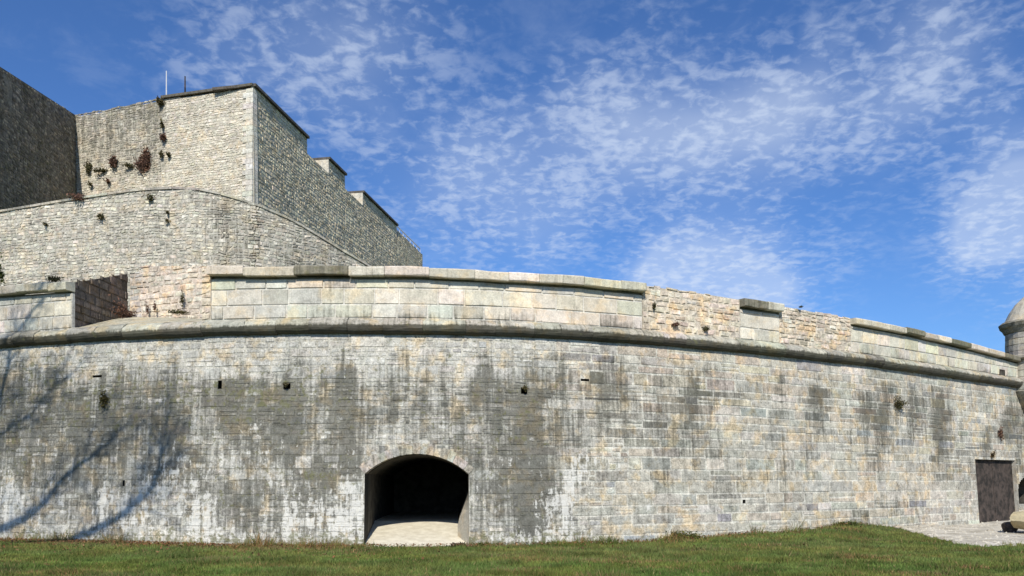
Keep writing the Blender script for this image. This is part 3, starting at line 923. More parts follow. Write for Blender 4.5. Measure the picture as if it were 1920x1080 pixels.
# pale trodden path at the right, between the lawn and the wall
edge = np.array([(1600, 984), (1640, 986), (1690, 995), (1740, 1005), (1800, 1021), (1850, 1024), (1920, 1023), (2000, 1018), (2110, 1010)], float)
pp, rows = [], 12
pcs = np.linspace(1603, 2105, 80)
for p in pcs:
    wdp = float(PAR.depth(uu(p))) + .1
    ye = np.interp(p, edge[:, 0], edge[:, 1]) + (vnoise(p / 9.0, 0, 71) - .5) * 3
    dn = EYE * FPX / (ye - HOR)
    dn = min(dn, wdp - .25)
    for i in range(rows):
        d = dn + (wdp - dn) * i / (rows - 1)
        x = (p - 960) / FPX * d
        pp.append((x, d, float(hground(np.array(x), np.array(d))) + (.03 + .05 * float(fnoise(x * 2, d * 2, 72)) if i else .004)))
M_PATH = simple('pale_gravel', (.34, .31, .25), (.60, .56, .48), 1.6, bump=.5)
tag(mesh_obj('path', pp, grid_faces(len(pcs), rows)[:, ::-1], M_PATH, smooth=True), kind='structure')

# terrace behind the parapet
def terrace():
    us = np.linspace(0, ESC.L, 60)
    P = []
    for a in us:
        f = PAR.F(a, 5.9, -.5); P.append(f)
        P.append((f[0] * 1.15, f[1] + 9, 6.1)); P.append((f[0] * 1.5, f[1] + 40, 6.3))
        
    return mesh_obj('terrace_ground', P, grid_faces(60, 3), mg)
tag(terrace(), kind='structure')

# ================================================================== CASTLE
def castle_stones(path, u0, u1, va, vtop, par, tonepal, wfn, sz=1.0, mat=None, relief=.008):
    hs = [random.choice((.11, .14, .18)) * sz for _ in range(300)]
    Q = courses(u0, u1, va, vtop, lambda k: hs[k], lambda u, h: random.uniform(.13, .38) * sz)
    Q = np.array(Q)
    cc = tones(len(Q), tonepal, var=.10)
    cc = cc * .75 + tonepal.mean(0) * .25
    place_stones(path, Q, par, mat or M_KEEP, 'stone', cc, warp=.10, patchy=.15, gap=.008, proud=(-relief, relief), jit=.026, rich=False, wfn=wfn, singles=0, restname='rubble_masonry')

# --- lower curved wall
LW = pxpath([(-834, 42.0), (-260, 37.08), (-100, 35.91), (0, 35.28), (100, 34.47), (200, 33.84), (280, 33.48), (350, 33.3), (420, 33.48), (480, 33.84), (560, 35.01), (640, 36.54), (700, 37.98), (790, 40.5), (840, 42.12)])
lt = np.array([(-834, 487), (-260, 432), (0, 398), (150, 373), (240, 360), (280, 356), (350, 353), (400, 361), (475, 383), (520, 401), (560, 421), (640, 470), (700, 505), (840, 560)], float)
def l_hi(u):
    px = np.interp(u, LW.u, LW.px)
    return EYE + (HOR - np.interp(px, lt[:, 0], lt[:, 1])) / FPX * LW.depth(u)
lower = empty('bastion_wall', tuple(LW.F(LW.at(350), 6, 0)))
tag(lower, 'broad pale rubble wall with sloping shoulders below the stone keep', 'wall')
def lw_weather(px, py, u, v):
    n1 = fnoise(u * .5, v * .6, 81)
    D = .20 + .5 * (n1 - .5) + .62 * blob(px, py, 430, 440, 80, 70) + .5 * blob(px, py, 590, 480, 80, 50) + .2 * blob(px, py, 170, 430, 120, 30)
    for cx, a in ((500, -.3), (340, -.15)): D += a * blob(px, py, cx, 450, 14, 80)
    return np.clip(np.stack([D, .12 + .4 * (n1 - .5), .15 + 0 * D], -1), 0, 1.3)
LT = np.array([(.56, .53, .44), (.50, .47, .39), (.62, .58, .49), (.44, .41, .34), (.57, .51, .42), (.30, .28, .24), (.66, .62, .53)])
castle_stones(LW, 0, LW.L, 8.0, lambda u: float(l_hi(u)), lower, LT, lw_weather, .88)
def corefar(path, u0, u1, va, vbfn, par, c_, wfn, back=-1.2):
    return core(path, u0, u1, va, vbfn, par, M_KEEP, c_, d=-.018, back=back, wfn=wfn, step=.6)
corefar(LW, 0, LW.L, 0, lambda u: float(l_hi(u)) - .02, lower, (.42, .40, .35), lw_weather)
# thin weathered edge stones on its top
u = float(LW.at(-260))
while u < float(LW.at(690)):
    e_ = u + random.uniform(.6, 1.3)
    P = []
    for a in (u + .01, e_ - .01):
        t_ = float(l_hi(a)) - .01
        for o_, z_ in ((.05, 0), (.05, .09), (-.7, .11), (-.7, 0)): P.append(LW.F(a, t_ + z_, o_))
    P = np.array(P)
    mesh_obj('coping_stone', P, [(0, 1, 2, 3)[::-1], (4, 5, 6, 7), (0, 4, 5, 1), (1, 5, 6, 2), (2, 6, 7, 3), (3, 7, 4, 0)], M_KEEP, lower,
             tones(1, np.array([(.44, .41, .34), (.38, .36, .31)]), var=.12)[0], np.tile([.3, .1, .4], (8, 1)), P, origin=P.mean(0))
    u = e_

# --- keep
Z1 = 42.0
H1 = EYE + 743 / FPX * Z1
XC = (475 - 960) / FPX * Z1
KL = Path([((120 - 960) / FPX * 46.0, 46.0), (XC, Z1)], batter=.012, vref=H1)
XE = -.3218 * Z1 + .181 * (1.72 - 1) * Z1
KR = Path([(XC, Z1), (XE, 1.72 * Z1)], batter=.012, vref=H1)
keep = empty('castle_keep', (XC, Z1, 5.9))
tag(keep, 'tall stone keep with sharp corner, one face sunlit, notched parapet along its shaded face', 'castle')
ktop = np.array([(100, 222), (138, 215), (220, 199), (300, 184), (312, 181), (475, 157)], float)
def kl_hi(u):
    px = np.interp(u, KL.u, KL.px)
    return EYE + (HOR - np.interp(px, ktop[:, 0], ktop[:, 1])) / FPX * KL.depth(u)
def kl_weather(px, py, u, v):
    n1 = fnoise(u * .6, v * .5, 91)
    left = 1 - sstep(px, 309, 317)
    D = .08 + .35 * (n1 - .5) + left * .62 * (1 - sstep(py + (n1 - .5) * 60, 285, 335)) + .12 * left
    D -= .45 * blob(px, py, 257, 245, 5, 34)
    D += .3 * blob(px, py, 285, 240, 12, 50)
    return np.clip(np.stack([D, .2 + .5 * (n1 - .5), .12 + .4 * left * (1 - sstep(py, 195, 240))], -1), 0, 1.3)
KT = np.array([(.62, .57, .47), (.58, .53, .44), (.64, .59, .50), (.61, .56, .45), (.49, .455, .385), (.68, .63, .55)])
uq = KL.L - .44
castle_stones(KL, 0, float(KL.at(312)), 12.5, lambda u: float(kl_hi(u)) - .05, keep, np.concatenate([KT, KT * .75]), kl_weather, .95)
castle_stones(KL, float(KL.at(312)), uq, 12.5, lambda u: float(kl_hi(u)) - .2, keep, KT, kl_weather, .9)
corefar(KL, 0, KL.L - .6, 0, lambda u: float(kl_hi(u)) - .2, keep, (.50, .46, .38), kl_weather)
corefar(KL, KL.L - .6, KL.L - .02, 0, lambda u: float(kl_hi(u)) - .2, keep, (.50, .46, .38), kl_weather, back=-.1)
# pale corner stones, alternating long and short
v = 12.4; i = 0
while v < H1 - .25:
    hh = random.uniform(.26, .34); tp = min(v + hh, H1 - .22)
    wq = (.62, .42)[i % 2]
    P = np.concatenate([np.array([KL.F(a, b, .035) for a, b in ((KL.L - wq, v + .008), (KL.L, v + .008), (KL.L, tp - .008), (KL.L - wq, tp - .008))]),
                        np.array([KL.F(a, b, -.1) for a, b in ((KL.L - wq, v + .008), (KL.L - wq, tp - .008))]),
                        np.array([KR.F(a, b, .03) for a, b in ((.0, v + .008), (.32, v + .008), (.32, tp - .008), (.0, tp - .008))]),
                        np.array([KR.F(a, b, -.1) for a, b in ((.32, v + .008), (.32, tp - .008))])])
    P[6] = P[1]; P[9] = P[2]
    mesh_obj('corner_stone', P, [(0, 1, 2, 3), (0, 3, 5, 4), (1, 7, 8, 2), (7, 10, 11, 8), (0, 4, 10, 7, 1), (3, 2, 8, 11, 5)], M_KEEP, keep,
             tones(1, np.array([(.58, .55, .48), (.54, .51, .44), (.60, .57, .50)]), var=.05)[0], np.tile([.06, .3, .05], (len(P), 1)), P, origin=P.mean(0))
    v = tp; i += 1
# right face with its parapet notches (px ranges are merlons)
def kru(px):
    t = (px - 960) / FPX
    z = (-.3218 - .181) / (t - .181)
    return float(np.interp(z * Z1, [Z1, 1.72 * Z1], [0, KR.L]))
MER = [(475, 576), (616, 647), (680, 744)]
SILL = H1 - 1.0
tail0 = kru(747)
def kr_hi(u):
    for a, b in MER:
        if kru(a) - .01 <= u <= kru(b): return H1 - .12
    return SILL if u < tail0 else H1 - .45
def kr_weather(px, py, u, v):
    n1 = fnoise(u * .35, v * .5, 101)
    return np.clip(np.stack([.12 + .6 * (n1 - .5), .1 + 0 * n1, .22 + .3 * (n1 - .5)], -1), 0, 1.3)
KRT = 1.06 * np.array([1.05, 1, .86]) * np.array([(.60, .56, .46), (.50, .465, .385), (.66, .62, .52), (.54, .50, .41), (.30, .28, .23), (.62, .56, .46)])
cutsu = [0.33] + [kru(p) for p in (576, 616, 647, 680, 744, 747)] + [KR.L]
for a, b in zip(cutsu[:-1], cutsu[1:]):
    if b - a < .1: continue
    castle_stones(KR, a, b, 10.5, lambda u, mm=(a + b) / 2: kr_hi(mm), keep, KRT, kr_weather, 1.35, M_KEEPS, .002)
    if a < .5:
        corefar(KR, 0, .95, 0, lambda u: H1 - .13, keep, (.50, .46, .38), kr_weather, back=-.12)
    corefar(KR, a if a > .5 else .95, b, 0, lambda u, mm=(a + b) / 2: kr_hi(mm) - .01, keep, (.50, .46, .38), kr_weather, back=-2.2)
# lit inner cheeks of the notches and coping slabs
for a, b in MER:
    ua, ub = kru(a), kru(b)
    if a > 500:
        P = np.array([KR.F(ua - .03, SILL - .02, .01), KR.F(ua - .03, SILL - .02, -2.3), KR.F(ua - .03, H1 - .13, -2.3), KR.F(ua - .03, H1 - .13, .01),
                      KR.F(ua + .1, SILL - .02, .01), KR.F(ua + .1, SILL - .02, -2.3), KR.F(ua + .1, H1 - .13, -2.3), KR.F(ua + .1, H1 - .13, .01)])
        mesh_obj('notch_cheek', P, [(0, 1, 2, 3), (0, 3, 7, 4), (1, 5, 6, 2), (3, 2, 6, 7)], M_KEEP, keep, (.50, .47, .40), np.tile([.15, .2, 0], (8, 1)), P)
    P = []
    for uz in (ua - (.12 if a < 500 else .05), ub + .05):
        for o_, z_ in ((.14, H1 - .12), (.14, H1 + .02), (-2.35, H1 + .02), (-2.35, H1 - .12)): P.append(KR.F(uz, z_, o_))
    P = np.array(P)
    mesh_obj('coping_slab', P, [(0, 1, 2, 3)[::-1], (4, 5, 6, 7), (0, 4, 5, 1), (1, 5, 6, 2), (2, 6, 7, 3), (3, 7, 4, 0)], M_KEEP, keep, (.11, .10, .09), np.tile([.5, 0, .1], (8, 1)), P)
# coping along the lit face, from the seam to the corner
P = []
for uz in (float(KL.at(312)), KL.L - 0.0):
    t_ = float(kl_hi(uz))
    if uz > KL.L - .01: t_ = H1
    for o_, z_ in ((.12, -.13), (.12, .0), (-1.2, .0), (-1.2, -.13)): P.append(KL.F(uz, t_ + z_, o_))
P = np.array(P)
mesh_obj('coping_slab', P, [(0, 1, 2, 3)[::-1], (4, 5, 6, 7), (0, 4, 5, 1), (1, 5, 6, 2), (2, 6, 7, 3), (3, 7, 4, 0)], M_KEEP, keep, (.13, .12, .10), np.tile([.5, 0, .1], (8, 1)), P)
# roof of the keep
def lerp(a, b, t): return tuple(a[i] + (b[i] - a[i]) * t for i in range(3))
pts = [KL.F(0, H1 - 1.2, -.9), (XC - .3, Z1 + 1.3, H1 - 1.2), KR.F(KR.L, H1 - 1.2, -.9), (XE - 24, 1.72 * Z1, H1 - 1.2)]
mesh_obj('roof', pts, [(0, 1, 2, 3)], M_KEEP, keep, (.35, .33, .28), np.zeros((4, 3)), np.array(pts))
# end wall of the keep where the shaded side stops
EW = Path([(XE, 1.72 * Z1), (XE - 6, 1.72 * Z1 + 9)], batter=0)
P = [(XE, 1.72 * Z1, 0), (XE - 7, 1.72 * Z1 + 10, 0), (XE - 7, 1.72 * Z1 + 10, H1 - .45), (XE, 1.72 * Z1, H1 - .45)]
mesh_obj('end_wall', P, [(0, 1, 2, 3)], M_KEEP, keep, (.36, .34, .30), np.zeros((4, 3)), np.array(P))

def tube(pts, rad, sides=6):
    """list of points, radii -> verts, faces"""
    V_, F_ = [], []
    pts = [Vector(p) for p in pts]
    for i, p in enumerate(pts):
        t = (pts[min(i + 1, len(pts) - 1)] - pts[max(i - 1, 0)]).normalized()
        a = t.orthogonal().normalized(); b = t.cross(a)
        for j in range(sides):
            an = 2 * math.pi * j / sides
            V_.append(tuple(p + (a * math.cos(an) + b * math.sin(an)) * rad[i]))
    for i in range(len(pts) - 1):
        for j in range(sides):
            F_.append((i * sides + j, i * sides + (j + 1) % sides, (i + 1) * sides + (j + 1) % sides, (i + 1) * sides + j))
    F_.append(tuple(range(sides))[::-1]); F_.append(tuple((len(pts) - 1) * sides + j for j in range(sides)))
    return V_, F_
class MB:
    def __init__(s): s.v = []; s.f = []
    def add(s, vf):
        b = len(s.v); s.v += list(vf[0]); s.f += [tuple(i + b for i in f) for f in vf[1]]
    def build(s, name, m, parent=None, **k): return mesh_obj(name, s.v, s.f, m, parent, **k)

# pale handrail on the last low stretch
rb = MB()
prev = None
for t in np.linspace(0, 1, 8):
    a = tail0 + (KR.L - tail0) * t
    top = KR.F(a, H1 + .12, -.25); bot = KR.F(a, H1 - .5, -.25)
    rb.add(tube([bot, top], [.04, .04]))
    if prev is not None: rb.add(tube([prev, top], [.05, .05]))
    prev = top
rb.build('handrail', M_METAL, keep)
# pale block behind the rail (seen as a light strip)
P = []
for uz in (tail0 + .2, KR.L - .3):
    for o_, z_ in ((-.3, H1 - .46), (-.3, H1 - .12), (-.9, H1 - .12), (-.9, H1 - .46)): P.append(KR.F(uz, z_, o_))
P = np.array(P)
mesh_obj('kerb', P, [(0, 1, 2, 3)[::-1], (4, 5, 6, 7), (0, 4, 5, 1), (1, 5, 6, 2), (2, 6, 7, 3), (3, 7, 4, 0)], M_KEEP, keep, (.6, .58, .54), np.zeros((8, 3)), P)

# --- shaded wall at the far left
HD = EYE + 687 / FPX * 45.6
DWP = Path([(-24.13, 37.0), ((0 - 960) / FPX * 38.0, 38.0), (-24.85, 45.8)], batter=.03, vref=HD)
DWF = Path([(-42.0, 36.9), (-24.16, 36.9)], batter=.03, vref=HD)
def dw_hi(u):
    return HD - 1.25 * (DWP.L - u) / 7.8
DW = empty('shaded_tower_wall', tuple(DWP.F(DWP.L - 6, 5.9, 0)))
tag(DW, 'tall dark shaded stone wall leaving the picture at its left edge beside the lit keep', 'wall')
def dw_weather(px, py, u, v):
    n1 = fnoise(u * .6, v * .5, 111)
    return np.clip(np.stack([.55 + .5 * (n1 - .5), 0 * n1, .45 + .4 * (n1 - .5)], -1), 0, 1.3)
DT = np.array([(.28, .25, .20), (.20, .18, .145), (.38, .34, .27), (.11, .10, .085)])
ud = 0.0
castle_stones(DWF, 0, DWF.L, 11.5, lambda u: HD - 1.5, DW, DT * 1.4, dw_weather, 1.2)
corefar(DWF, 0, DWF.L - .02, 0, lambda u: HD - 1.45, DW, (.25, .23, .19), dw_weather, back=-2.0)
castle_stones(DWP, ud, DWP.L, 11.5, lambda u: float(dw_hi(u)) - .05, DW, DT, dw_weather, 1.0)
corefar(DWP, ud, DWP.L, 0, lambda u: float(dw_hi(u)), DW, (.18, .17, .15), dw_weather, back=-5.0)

# --- fill between lower wall and keep (level walk, grown over)
P = []
for px_ in np.linspace(-240, 800, 40):
    a = float(LW.at(px_))
    f = LW.F(a, float(l_hi(a)) - .15, -.6)
    P.append(f); b = LW.F(a, float(l_hi(a)) - .05, -22 if px_ > 470 else -12); P.append(b)
tag(mesh_obj('walkway_ground', P, grid_faces(40, 2), mg), kind='structure')

# --- masts
for (px_, y0, y1, dpt, r_, lab) in ((312, 133, 200, 44.6, .045, 'tall thin pale mast on the keep roof above the seam in its lit face'), (347, 143, 180, 44.4, .06, 'short thin mast on the keep roof, right of the taller one')):
    x = (px_ - 960) / FPX * dpt
    zb, zt = EYE + (HOR - y1) / FPX * dpt - 1, EYE + (HOR - y0) / FPX * dpt
    o = empty('mast', (x, dpt, zb)); tag(o, lab, 'mast')
    mb = MB(); mb.add(tube([(x, dpt, zb), (x, dpt, zt)], [r_, r_ * .6])); mb.build('pole', M_METAL if px_ == 312 else M_DOOR, o)
    continue
    mb = MB(); mb.add(tube([(x - .18, dpt, zt - .5), (x + .18, dpt, zt - .5)], [.02, .02])); mb.add(tube([(x - .12, dpt, zt - .25), (x + .12, dpt, zt - .25)], [.015, .015])); mb.build('cross_bar', M_METAL, o)

# ================================================================== SENTRY TURRET
TD = 33.6
TX = (1938 - 960) / FPX * TD
def tz(y): return EYE + (HOR - y) / FPX * TD
turret = empty('sentry_turret', (TX, TD, tz(760)))
tag(turret, 'round stone sentry turret with domed cap jutting from the wall at the right edge', 'turret')
def lathe(name, pr, m, c_, wv, segs=28, parent=turret, wob=.01):
    V_ = []
    for r_, z_ in pr:
        for j in range(segs):
            an = 2 * math.pi * j / segs
            rr_ = r_ + random.uniform(-wob, wob)
            V_.append((TX + rr_ * math.cos(an), TD + rr_ * math.sin(an), z_))
    F_ = []
    for i in range(len(pr) - 1):
        for j in range(segs):
            F_.append((i * segs + j, i * segs + (j + 1) % segs, (i + 1) * segs + (j + 1) % segs, (i + 1) * segs + j))
    F_.append(tuple(range(segs))[::-1]); F_.append(tuple((len(pr) - 1) * segs + j for j in range(segs)))
    V_ = np.array(V_)
    return mesh_obj(name, V_, F_, m, parent, np.array(c_), np.tile(wv, (len(V_), 1)), np.stack([V_[:, 0] * 2, V_[:, 2], V_[:, 0] * 0], 1))
s_ = TD / FPX
lathe('domed_cap', [(50 * s_, tz(606)), (46 * s_, tz(599)), (40 * s_, tz(586)), (30 * s_, tz(570)), (17 * s_, tz(556)), (8 * s_, tz(549)), (4 * s_, tz(543)), (6 * s_, tz(538)), (2 * s_, tz(533))], M_PAR, (.50, .46, .38), [.15, .1, .2])
lathe('cornice', [(46 * s_, tz(626)), (48 * s_, tz(624)), (51 * s_, tz(618)), (55 * s_, tz(614)), (57 * s_, tz(608)), (53 * s_, tz(604))], M_COR, (.27, .255, .21), [.55, 0, .4])
# the drum, with real courses
zc_ = tz(672); k_ = 0
while zc_ < tz(627):
    hz = .26; zt_ = min(zc_ + hz, tz(626))
    lathe('drum_course', [(45.5 * s_, zc_ + .006), (46 * s_, zc_ + .02), (46 * s_, zt_ - .02), (45.5 * s_, zt_ - .006)], M_PAR, tuple(tones(1, np.array([(.44, .41, .34), (.40, .38, .33)]), var=.06)[0]), [.3, .1, .25])
    zc_ = zt_; k_ += 1
lathe('drum_band', [(46 * s_, tz(676)), (48.5 * s_, tz(674)), (48.5 * s_, tz(670)), (46 * s_, tz(668))], M_COR, (.36, .33, .28), [.3, 0, .3])
zc_ = tz(733)
while zc_ < tz(677):
    zt_ = min(zc_ + .27, tz(676.5))
    lathe('drum_course', [(39 * s_, zc_ + .006), (39.6 * s_, zc_ + .02), (39.6 * s_, zt_ - .02), (39 * s_, zt_ - .006)], M_PAR, tuple(tones(1, np.array([(.46, .43, .36), (.42, .40, .35)]), var=.06)[0]), [.25, .15, .2])
    zc_ = zt_
lathe('corbel', [(6 * s_, tz(800)), (14 * s_, tz(786)), (20 * s_, tz(775)), (30 * s_, tz(760)), (36 * s_, tz(750)), (44 * s_, tz(741)), (47 * s_, tz(736)), (40 * s_, tz(733))], M_COR, (.26, .25, .21), [.4, 0, .3])

# small square port in the parapet next to the turret
pu, pv = float(uu(1878)), float(PAR.z(1878, 701))
P = np.array([PAR.F(pu + a, pv + b, d) for d in (.035, -.25) for a, b in ((-.22, -.17), (.22, -.17), (.22, .17), (-.22, .17))])
hb = empty('vent_box', tuple(PAR.F(pu, pv, 0)))
tag(hb, 'small dark square box set in the parapet beside the round turret', 'box')
mesh_obj('frame', np.concatenate([P, np.array([PAR.F(pu + a, pv + b, .035) for a, b in ((-.17, -.12), (.17, -.12), (.17, .12), (-.17, .12))])]),
         [(0, 1, 9, 8), (1, 2, 10, 9), (2, 3, 11, 10), (3, 0, 8, 11), (0, 4, 5, 1), (1, 5, 6, 2), (2, 6, 7, 3), (3, 7, 4, 0)], M_DOOR, hb)
mesh_obj('panel', np.array([PAR.F(pu + a, pv + b, .02) for a, b in ((-.17, -.12), (.17, -.12), (.17, .12), (-.17, .12))]), [(0, 1, 2, 3)], M_TUN, hb)

# ================================================================== PLANTS
def plant(name, centre, size, colours, label, n=260, cat='plant', leaf=.05, stems=8, group=None, flat=.7, droop=0.0, out=None):
    """bushy plant: stems fan from a root, leaves fill an uneven crown"""
    C_ = Vector(centre); sx, sy, sz = size
    root = C_ + Vector((0, sy * .5, -sz * .55))
    o = empty(name, tuple(root)); tag(o, label, cat, group)
    mb = MB()
    tips = []
    for i in range(stems):
        th_ = random.uniform(0, 6.283); rd_ = random.uniform(.25, .8)
        t = C_ + Vector((math.cos(th_) * rd_ * sx, random.uniform(-.6, .4) * sy, math.sin(th_) * rd_ * sz))
        mid = root.lerp(t, .5) + Vector((random.uniform(-.1, .1) * sx, -.1 * sy, .12 * sz))
        mb.add(tube([root, mid, t], [max(.006, leaf * .22), max(.005, leaf * .16), .004], 4)); tips.append(t); tips.append(mid)
    mb.build('stems', M_BARK, o)
    tp = np.array([tuple(t) for t in tips])
    ctr = tp[rng.integers(0, len(tp), n)] + rng.normal(0, 1, (n, 3)) * np.array([sx, sy, sz]) * .27
    a = rng.normal(0, 1, (n, 3)); a /= np.linalg.norm(a, axis=1)[:, None]
    b = np.cross(a, rng.normal(0, 1, (n, 3))); b /= np.linalg.norm(b, axis=1)[:, None]
    L = leaf * rng.uniform(.5, 1.3, (n, 1))
    P_ = np.stack([ctr - a * L, ctr + b * L * .5, ctr + a * L, ctr - b * L * .5], 1)
    cc_ = tones(n, np.array(colours), var=.22)
    mesh_obj('leaves', P_.reshape(-1, 3), np.arange(4 * n).reshape(-1, 4), M_LEAF, o, np.repeat(cc_, 4, 0))
    return o
BROWN = [(.155, .09, .07), (.20, .13, .10), (.11, .07, .055)]
OLIVE = [(.09, .095, .045), (.14, .12, .065), (.07, .07, .035)]
GREEN = [(.06, .10, .025), (.09, .12, .03), (.05, .075, .02)]
def kpt(px_, y_, path=None, d=.15):
    path = path or KL
    a = float(path.at(px_)); return path.F(a, float(path.z(px_, y_)), d)
m42 = 43.5 / FPX
for px_, y_, rx, ry, cl, n_, lab in (
        (281, 303, 15, 21, BROWN, 1500, 'largest reddish brown bush hanging on the lit face of the keep'),
        (225, 305, 9, 12, BROWN, 500, 'round brown bush on the keep wall, left of the largest bush'),
        (173, 315, 8, 11, OLIVE, 350, 'olive bush on the keep wall nearest the dark tower wall'),
        (318, 259, 7, 7, BROWN, 300, 'small round brown bush on the seam of the keep wall'),
        (312, 193, 6, 8, OLIVE, 250, 'dark tuft growing at the top of the seam under the mast'),
        (316, 235, 3, 7, OLIVE, 120, 'thin dark tuft halfway up the seam of the keep wall'),
        (328, 293, 4, 4, OLIVE, 90, 'small tuft just right of the seam below the round bush'),
        (315, 290, 3, 6, OLIVE, 90, 'narrow tuft on the seam level with the largest bush'),
        (255, 312, 12, 3, OLIVE, 150, 'low trailing greenery left of the largest brown bush'),
        (200, 322, 18, 3, OLIVE, 170, 'thin dark trailing stems between two bushes on the keep wall'),
        (213, 342, 4, 4, BROWN, 80, 'small tuft below the round brown bush on the keep wall'),
        (179, 348, 4, 3, OLIVE, 60, 'tiny tuft low on the keep wall near the dark tower')):
    plant('wall_plant', kpt(px_, y_), (rx * m42, .22, ry * m42), cl, lab, n=n_, leaf=.07)
plant('wall_plant', (DWP.F(DWP.L - .2, 13.0 + 4.9, .5)), (.22, .3, .35), OLIVE, 'upper green bush in the corner between dark wall and keep', n=200, leaf=.08)
plant('wall_plant', (DWP.F(DWP.L - .2, 13.0 + 2.9, .6)), (.22, .3, .40), OLIVE, 'lower green bush in the corner between dark wall and keep', n=220, leaf=.08)
plant('wall_plant', LW.F(LW.at(152), float(l_hi(LW.at(152))) + .05, .1), (.5, .3, .18), BROWN, 'brown tuft on top of the pale rubble wall at the foot of the dark tower', n=200, leaf=.06)
for px_, y_, rx, ry, cl, n_, lab in ((192, 408, 8, 6, OLIVE, 180, 'dark tuft high on the pale rubble wall below the bushes'),
                                   (88, 421, 4, 4, OLIVE, 80, 'small dark tuft on the left of the pale rubble wall'),
                                   (284, 372, 6, 8, OLIVE, 160, 'olive tuft near the top of the pale rubble wall'),
                                   (316, 398, 3, 3, OLIVE, 60, 'upper of two tiny dark tufts on the pale rubble wall'),
                                   (316, 415, 4, 3, OLIVE, 60, 'lower of two tiny dark tufts on the pale rubble wall')):
    a = float(LW.at(px_)); plant('wall_plant', LW.F(a, float(LW.z(px_, y_)), .1), (rx * .022, .15, ry * .022), cl, lab, n=n_, leaf=.05)
def ept(px_, y_, d=.08, path=ESC): 
    a = float(path.at(px_)); v_ = float(path.z(px_, y_)); return path.F(a, v_, d), float(path.depth(a)) / FPX
for px_, y_, rx, ry, cl, n_, lab in ((1678, 756, 13, 13, OLIVE, 500, 'dark green bush growing from the wall face left of the turret'),
                                   (204, 748, 10, 17, [(.13, .12, .05), (.10, .10, .045)], 350, 'yellowish green plant on the wall below the narrow slit'),
                                   (1866, 812, 6, 13, BROWN, 260, 'reddish dry plant on the wall above the dark doorway'),
                                   (1849, 852, 5, 9, [(.10, .08, .04), (.14, .10, .05)], 160, 'dry tuft standing on the top edge of the dark door opening'),
                                   (540, 722, 5, 5, OLIVE, 90, 'small dark tuft in the hole above the dark streak left of the tunnel'),
                                   (981, 729, 5, 5, OLIVE, 90, 'small dark tuft in the hole above the dark streak right of the tunnel')):
    c_, mm = ept(px_, y_); plant('wall_plant', c_, (rx * mm, .12, ry * mm), cl, lab, n=n_, leaf=.035)
for px_, y_, rx, ry, cl, n_, lab in ((1265, 608, 8, 5, BROWN, 200, 'brown tuft on the ledge under the rubble repair, the left one'),
                                   (1321, 617, 6, 5, OLIVE, 160, 'dark tuft on the ledge under the rubble repair, the right one'),
                                   (1224, 573, 4, 8, OLIVE, 150, 'dark upright tuft at the left end of the rubble repair'),
                                   (104, 524, 14, 5, OLIVE, 420, 'mossy tuft on the coping of the far left parapet'),
                                   (1497, 576, 5, 1.5, OLIVE, 60, 'flat dark tuft on top of the second rubble repair')):
    c_, mm = ept(px_, y_, .06, PAR); plant('wall_plant', c_, (rx * mm, .1, ry * mm), cl, lab, n=n_, leaf=.03)
# weeds in the gap
for px_, y_, rx, ry, cl, n_, lab, dd in ((345, 588, 26, 5, OLIVE, 420, 'low weeds along the foot of the pinkish rubble wall in the gap', .3),
                                   (347, 560, 4, 22, OLIVE, 160, 'tall thin weed standing against the pinkish rubble wall', .15),
                                   (283, 580, 4, 14, BROWN, 120, 'dry brown stalks at the left of the pinkish rubble wall', .15),
                                   (297, 574, 3, 16, BROWN, 100, 'tall dry stalk just right of the other brown stalks', .15)):
    a = float(ret.at(px_)); c_ = ret.F(a, float(ret.z(px_, y_)), dd); plant('weed', c_, (rx * .0155, .1, ry * .0155), cl, lab, n=n_, leaf=.03)
for px_, y_, rx, ry, n_, lab in ((212, 585, 22, 12, 500, 'dark brown brambles at the foot of the shaded side wall'),):
    a = cheek.L * .8; c_ = cheek.F(a, 6.95, .25); plant('bramble', c_, (.2, .8, .3), BROWN, lab, n=n_, leaf=.04)
plant('shrub', ((-14 - 960) / FPX * 27.0, 27.0, EYE + (HOR - 500) / FPX * 27), (.35, .35, .65), GREEN, 'dark green shrub behind the far left parapet at the picture edge', n=900, leaf=.05, cat='shrub')
# weeds along the foot of the wall
kk = 0
for px_, rx, rz, lab in ((1262, 34, .17, 'leafy green weeds heaped at the wall foot where the masonry turns coarser'), (1560, 30, .09, 'yellowish weeds at the wall foot just left of the path'),
                         (545, 40, .05, 'dry weeds at the wall foot left of the tunnel mouth'), (905, 22, .06, 'dark green weeds at the wall foot right of the tunnel mouth'),
                         (860, 20, .07, 'brown dead weeds on the right end of the tunnel ramp'), (1060, 24, .05, 'low weeds at the wall foot below the broad dark streak')):
    a = float(uu(px_)); c_ = ESC.F(a, 0, .22); c_[2] = float(hground(c_[0:1], c_[1:2])[0]) + rz * .5
    mm = c_[1] / FPX
    plant('weed', c_, (rx * mm, .14, rz), BROWN + OLIVE if 'dead' in lab or 'dry' in lab else GREEN + [(.13, .13, .04)], lab, n=500, leaf=.035, stems=14)

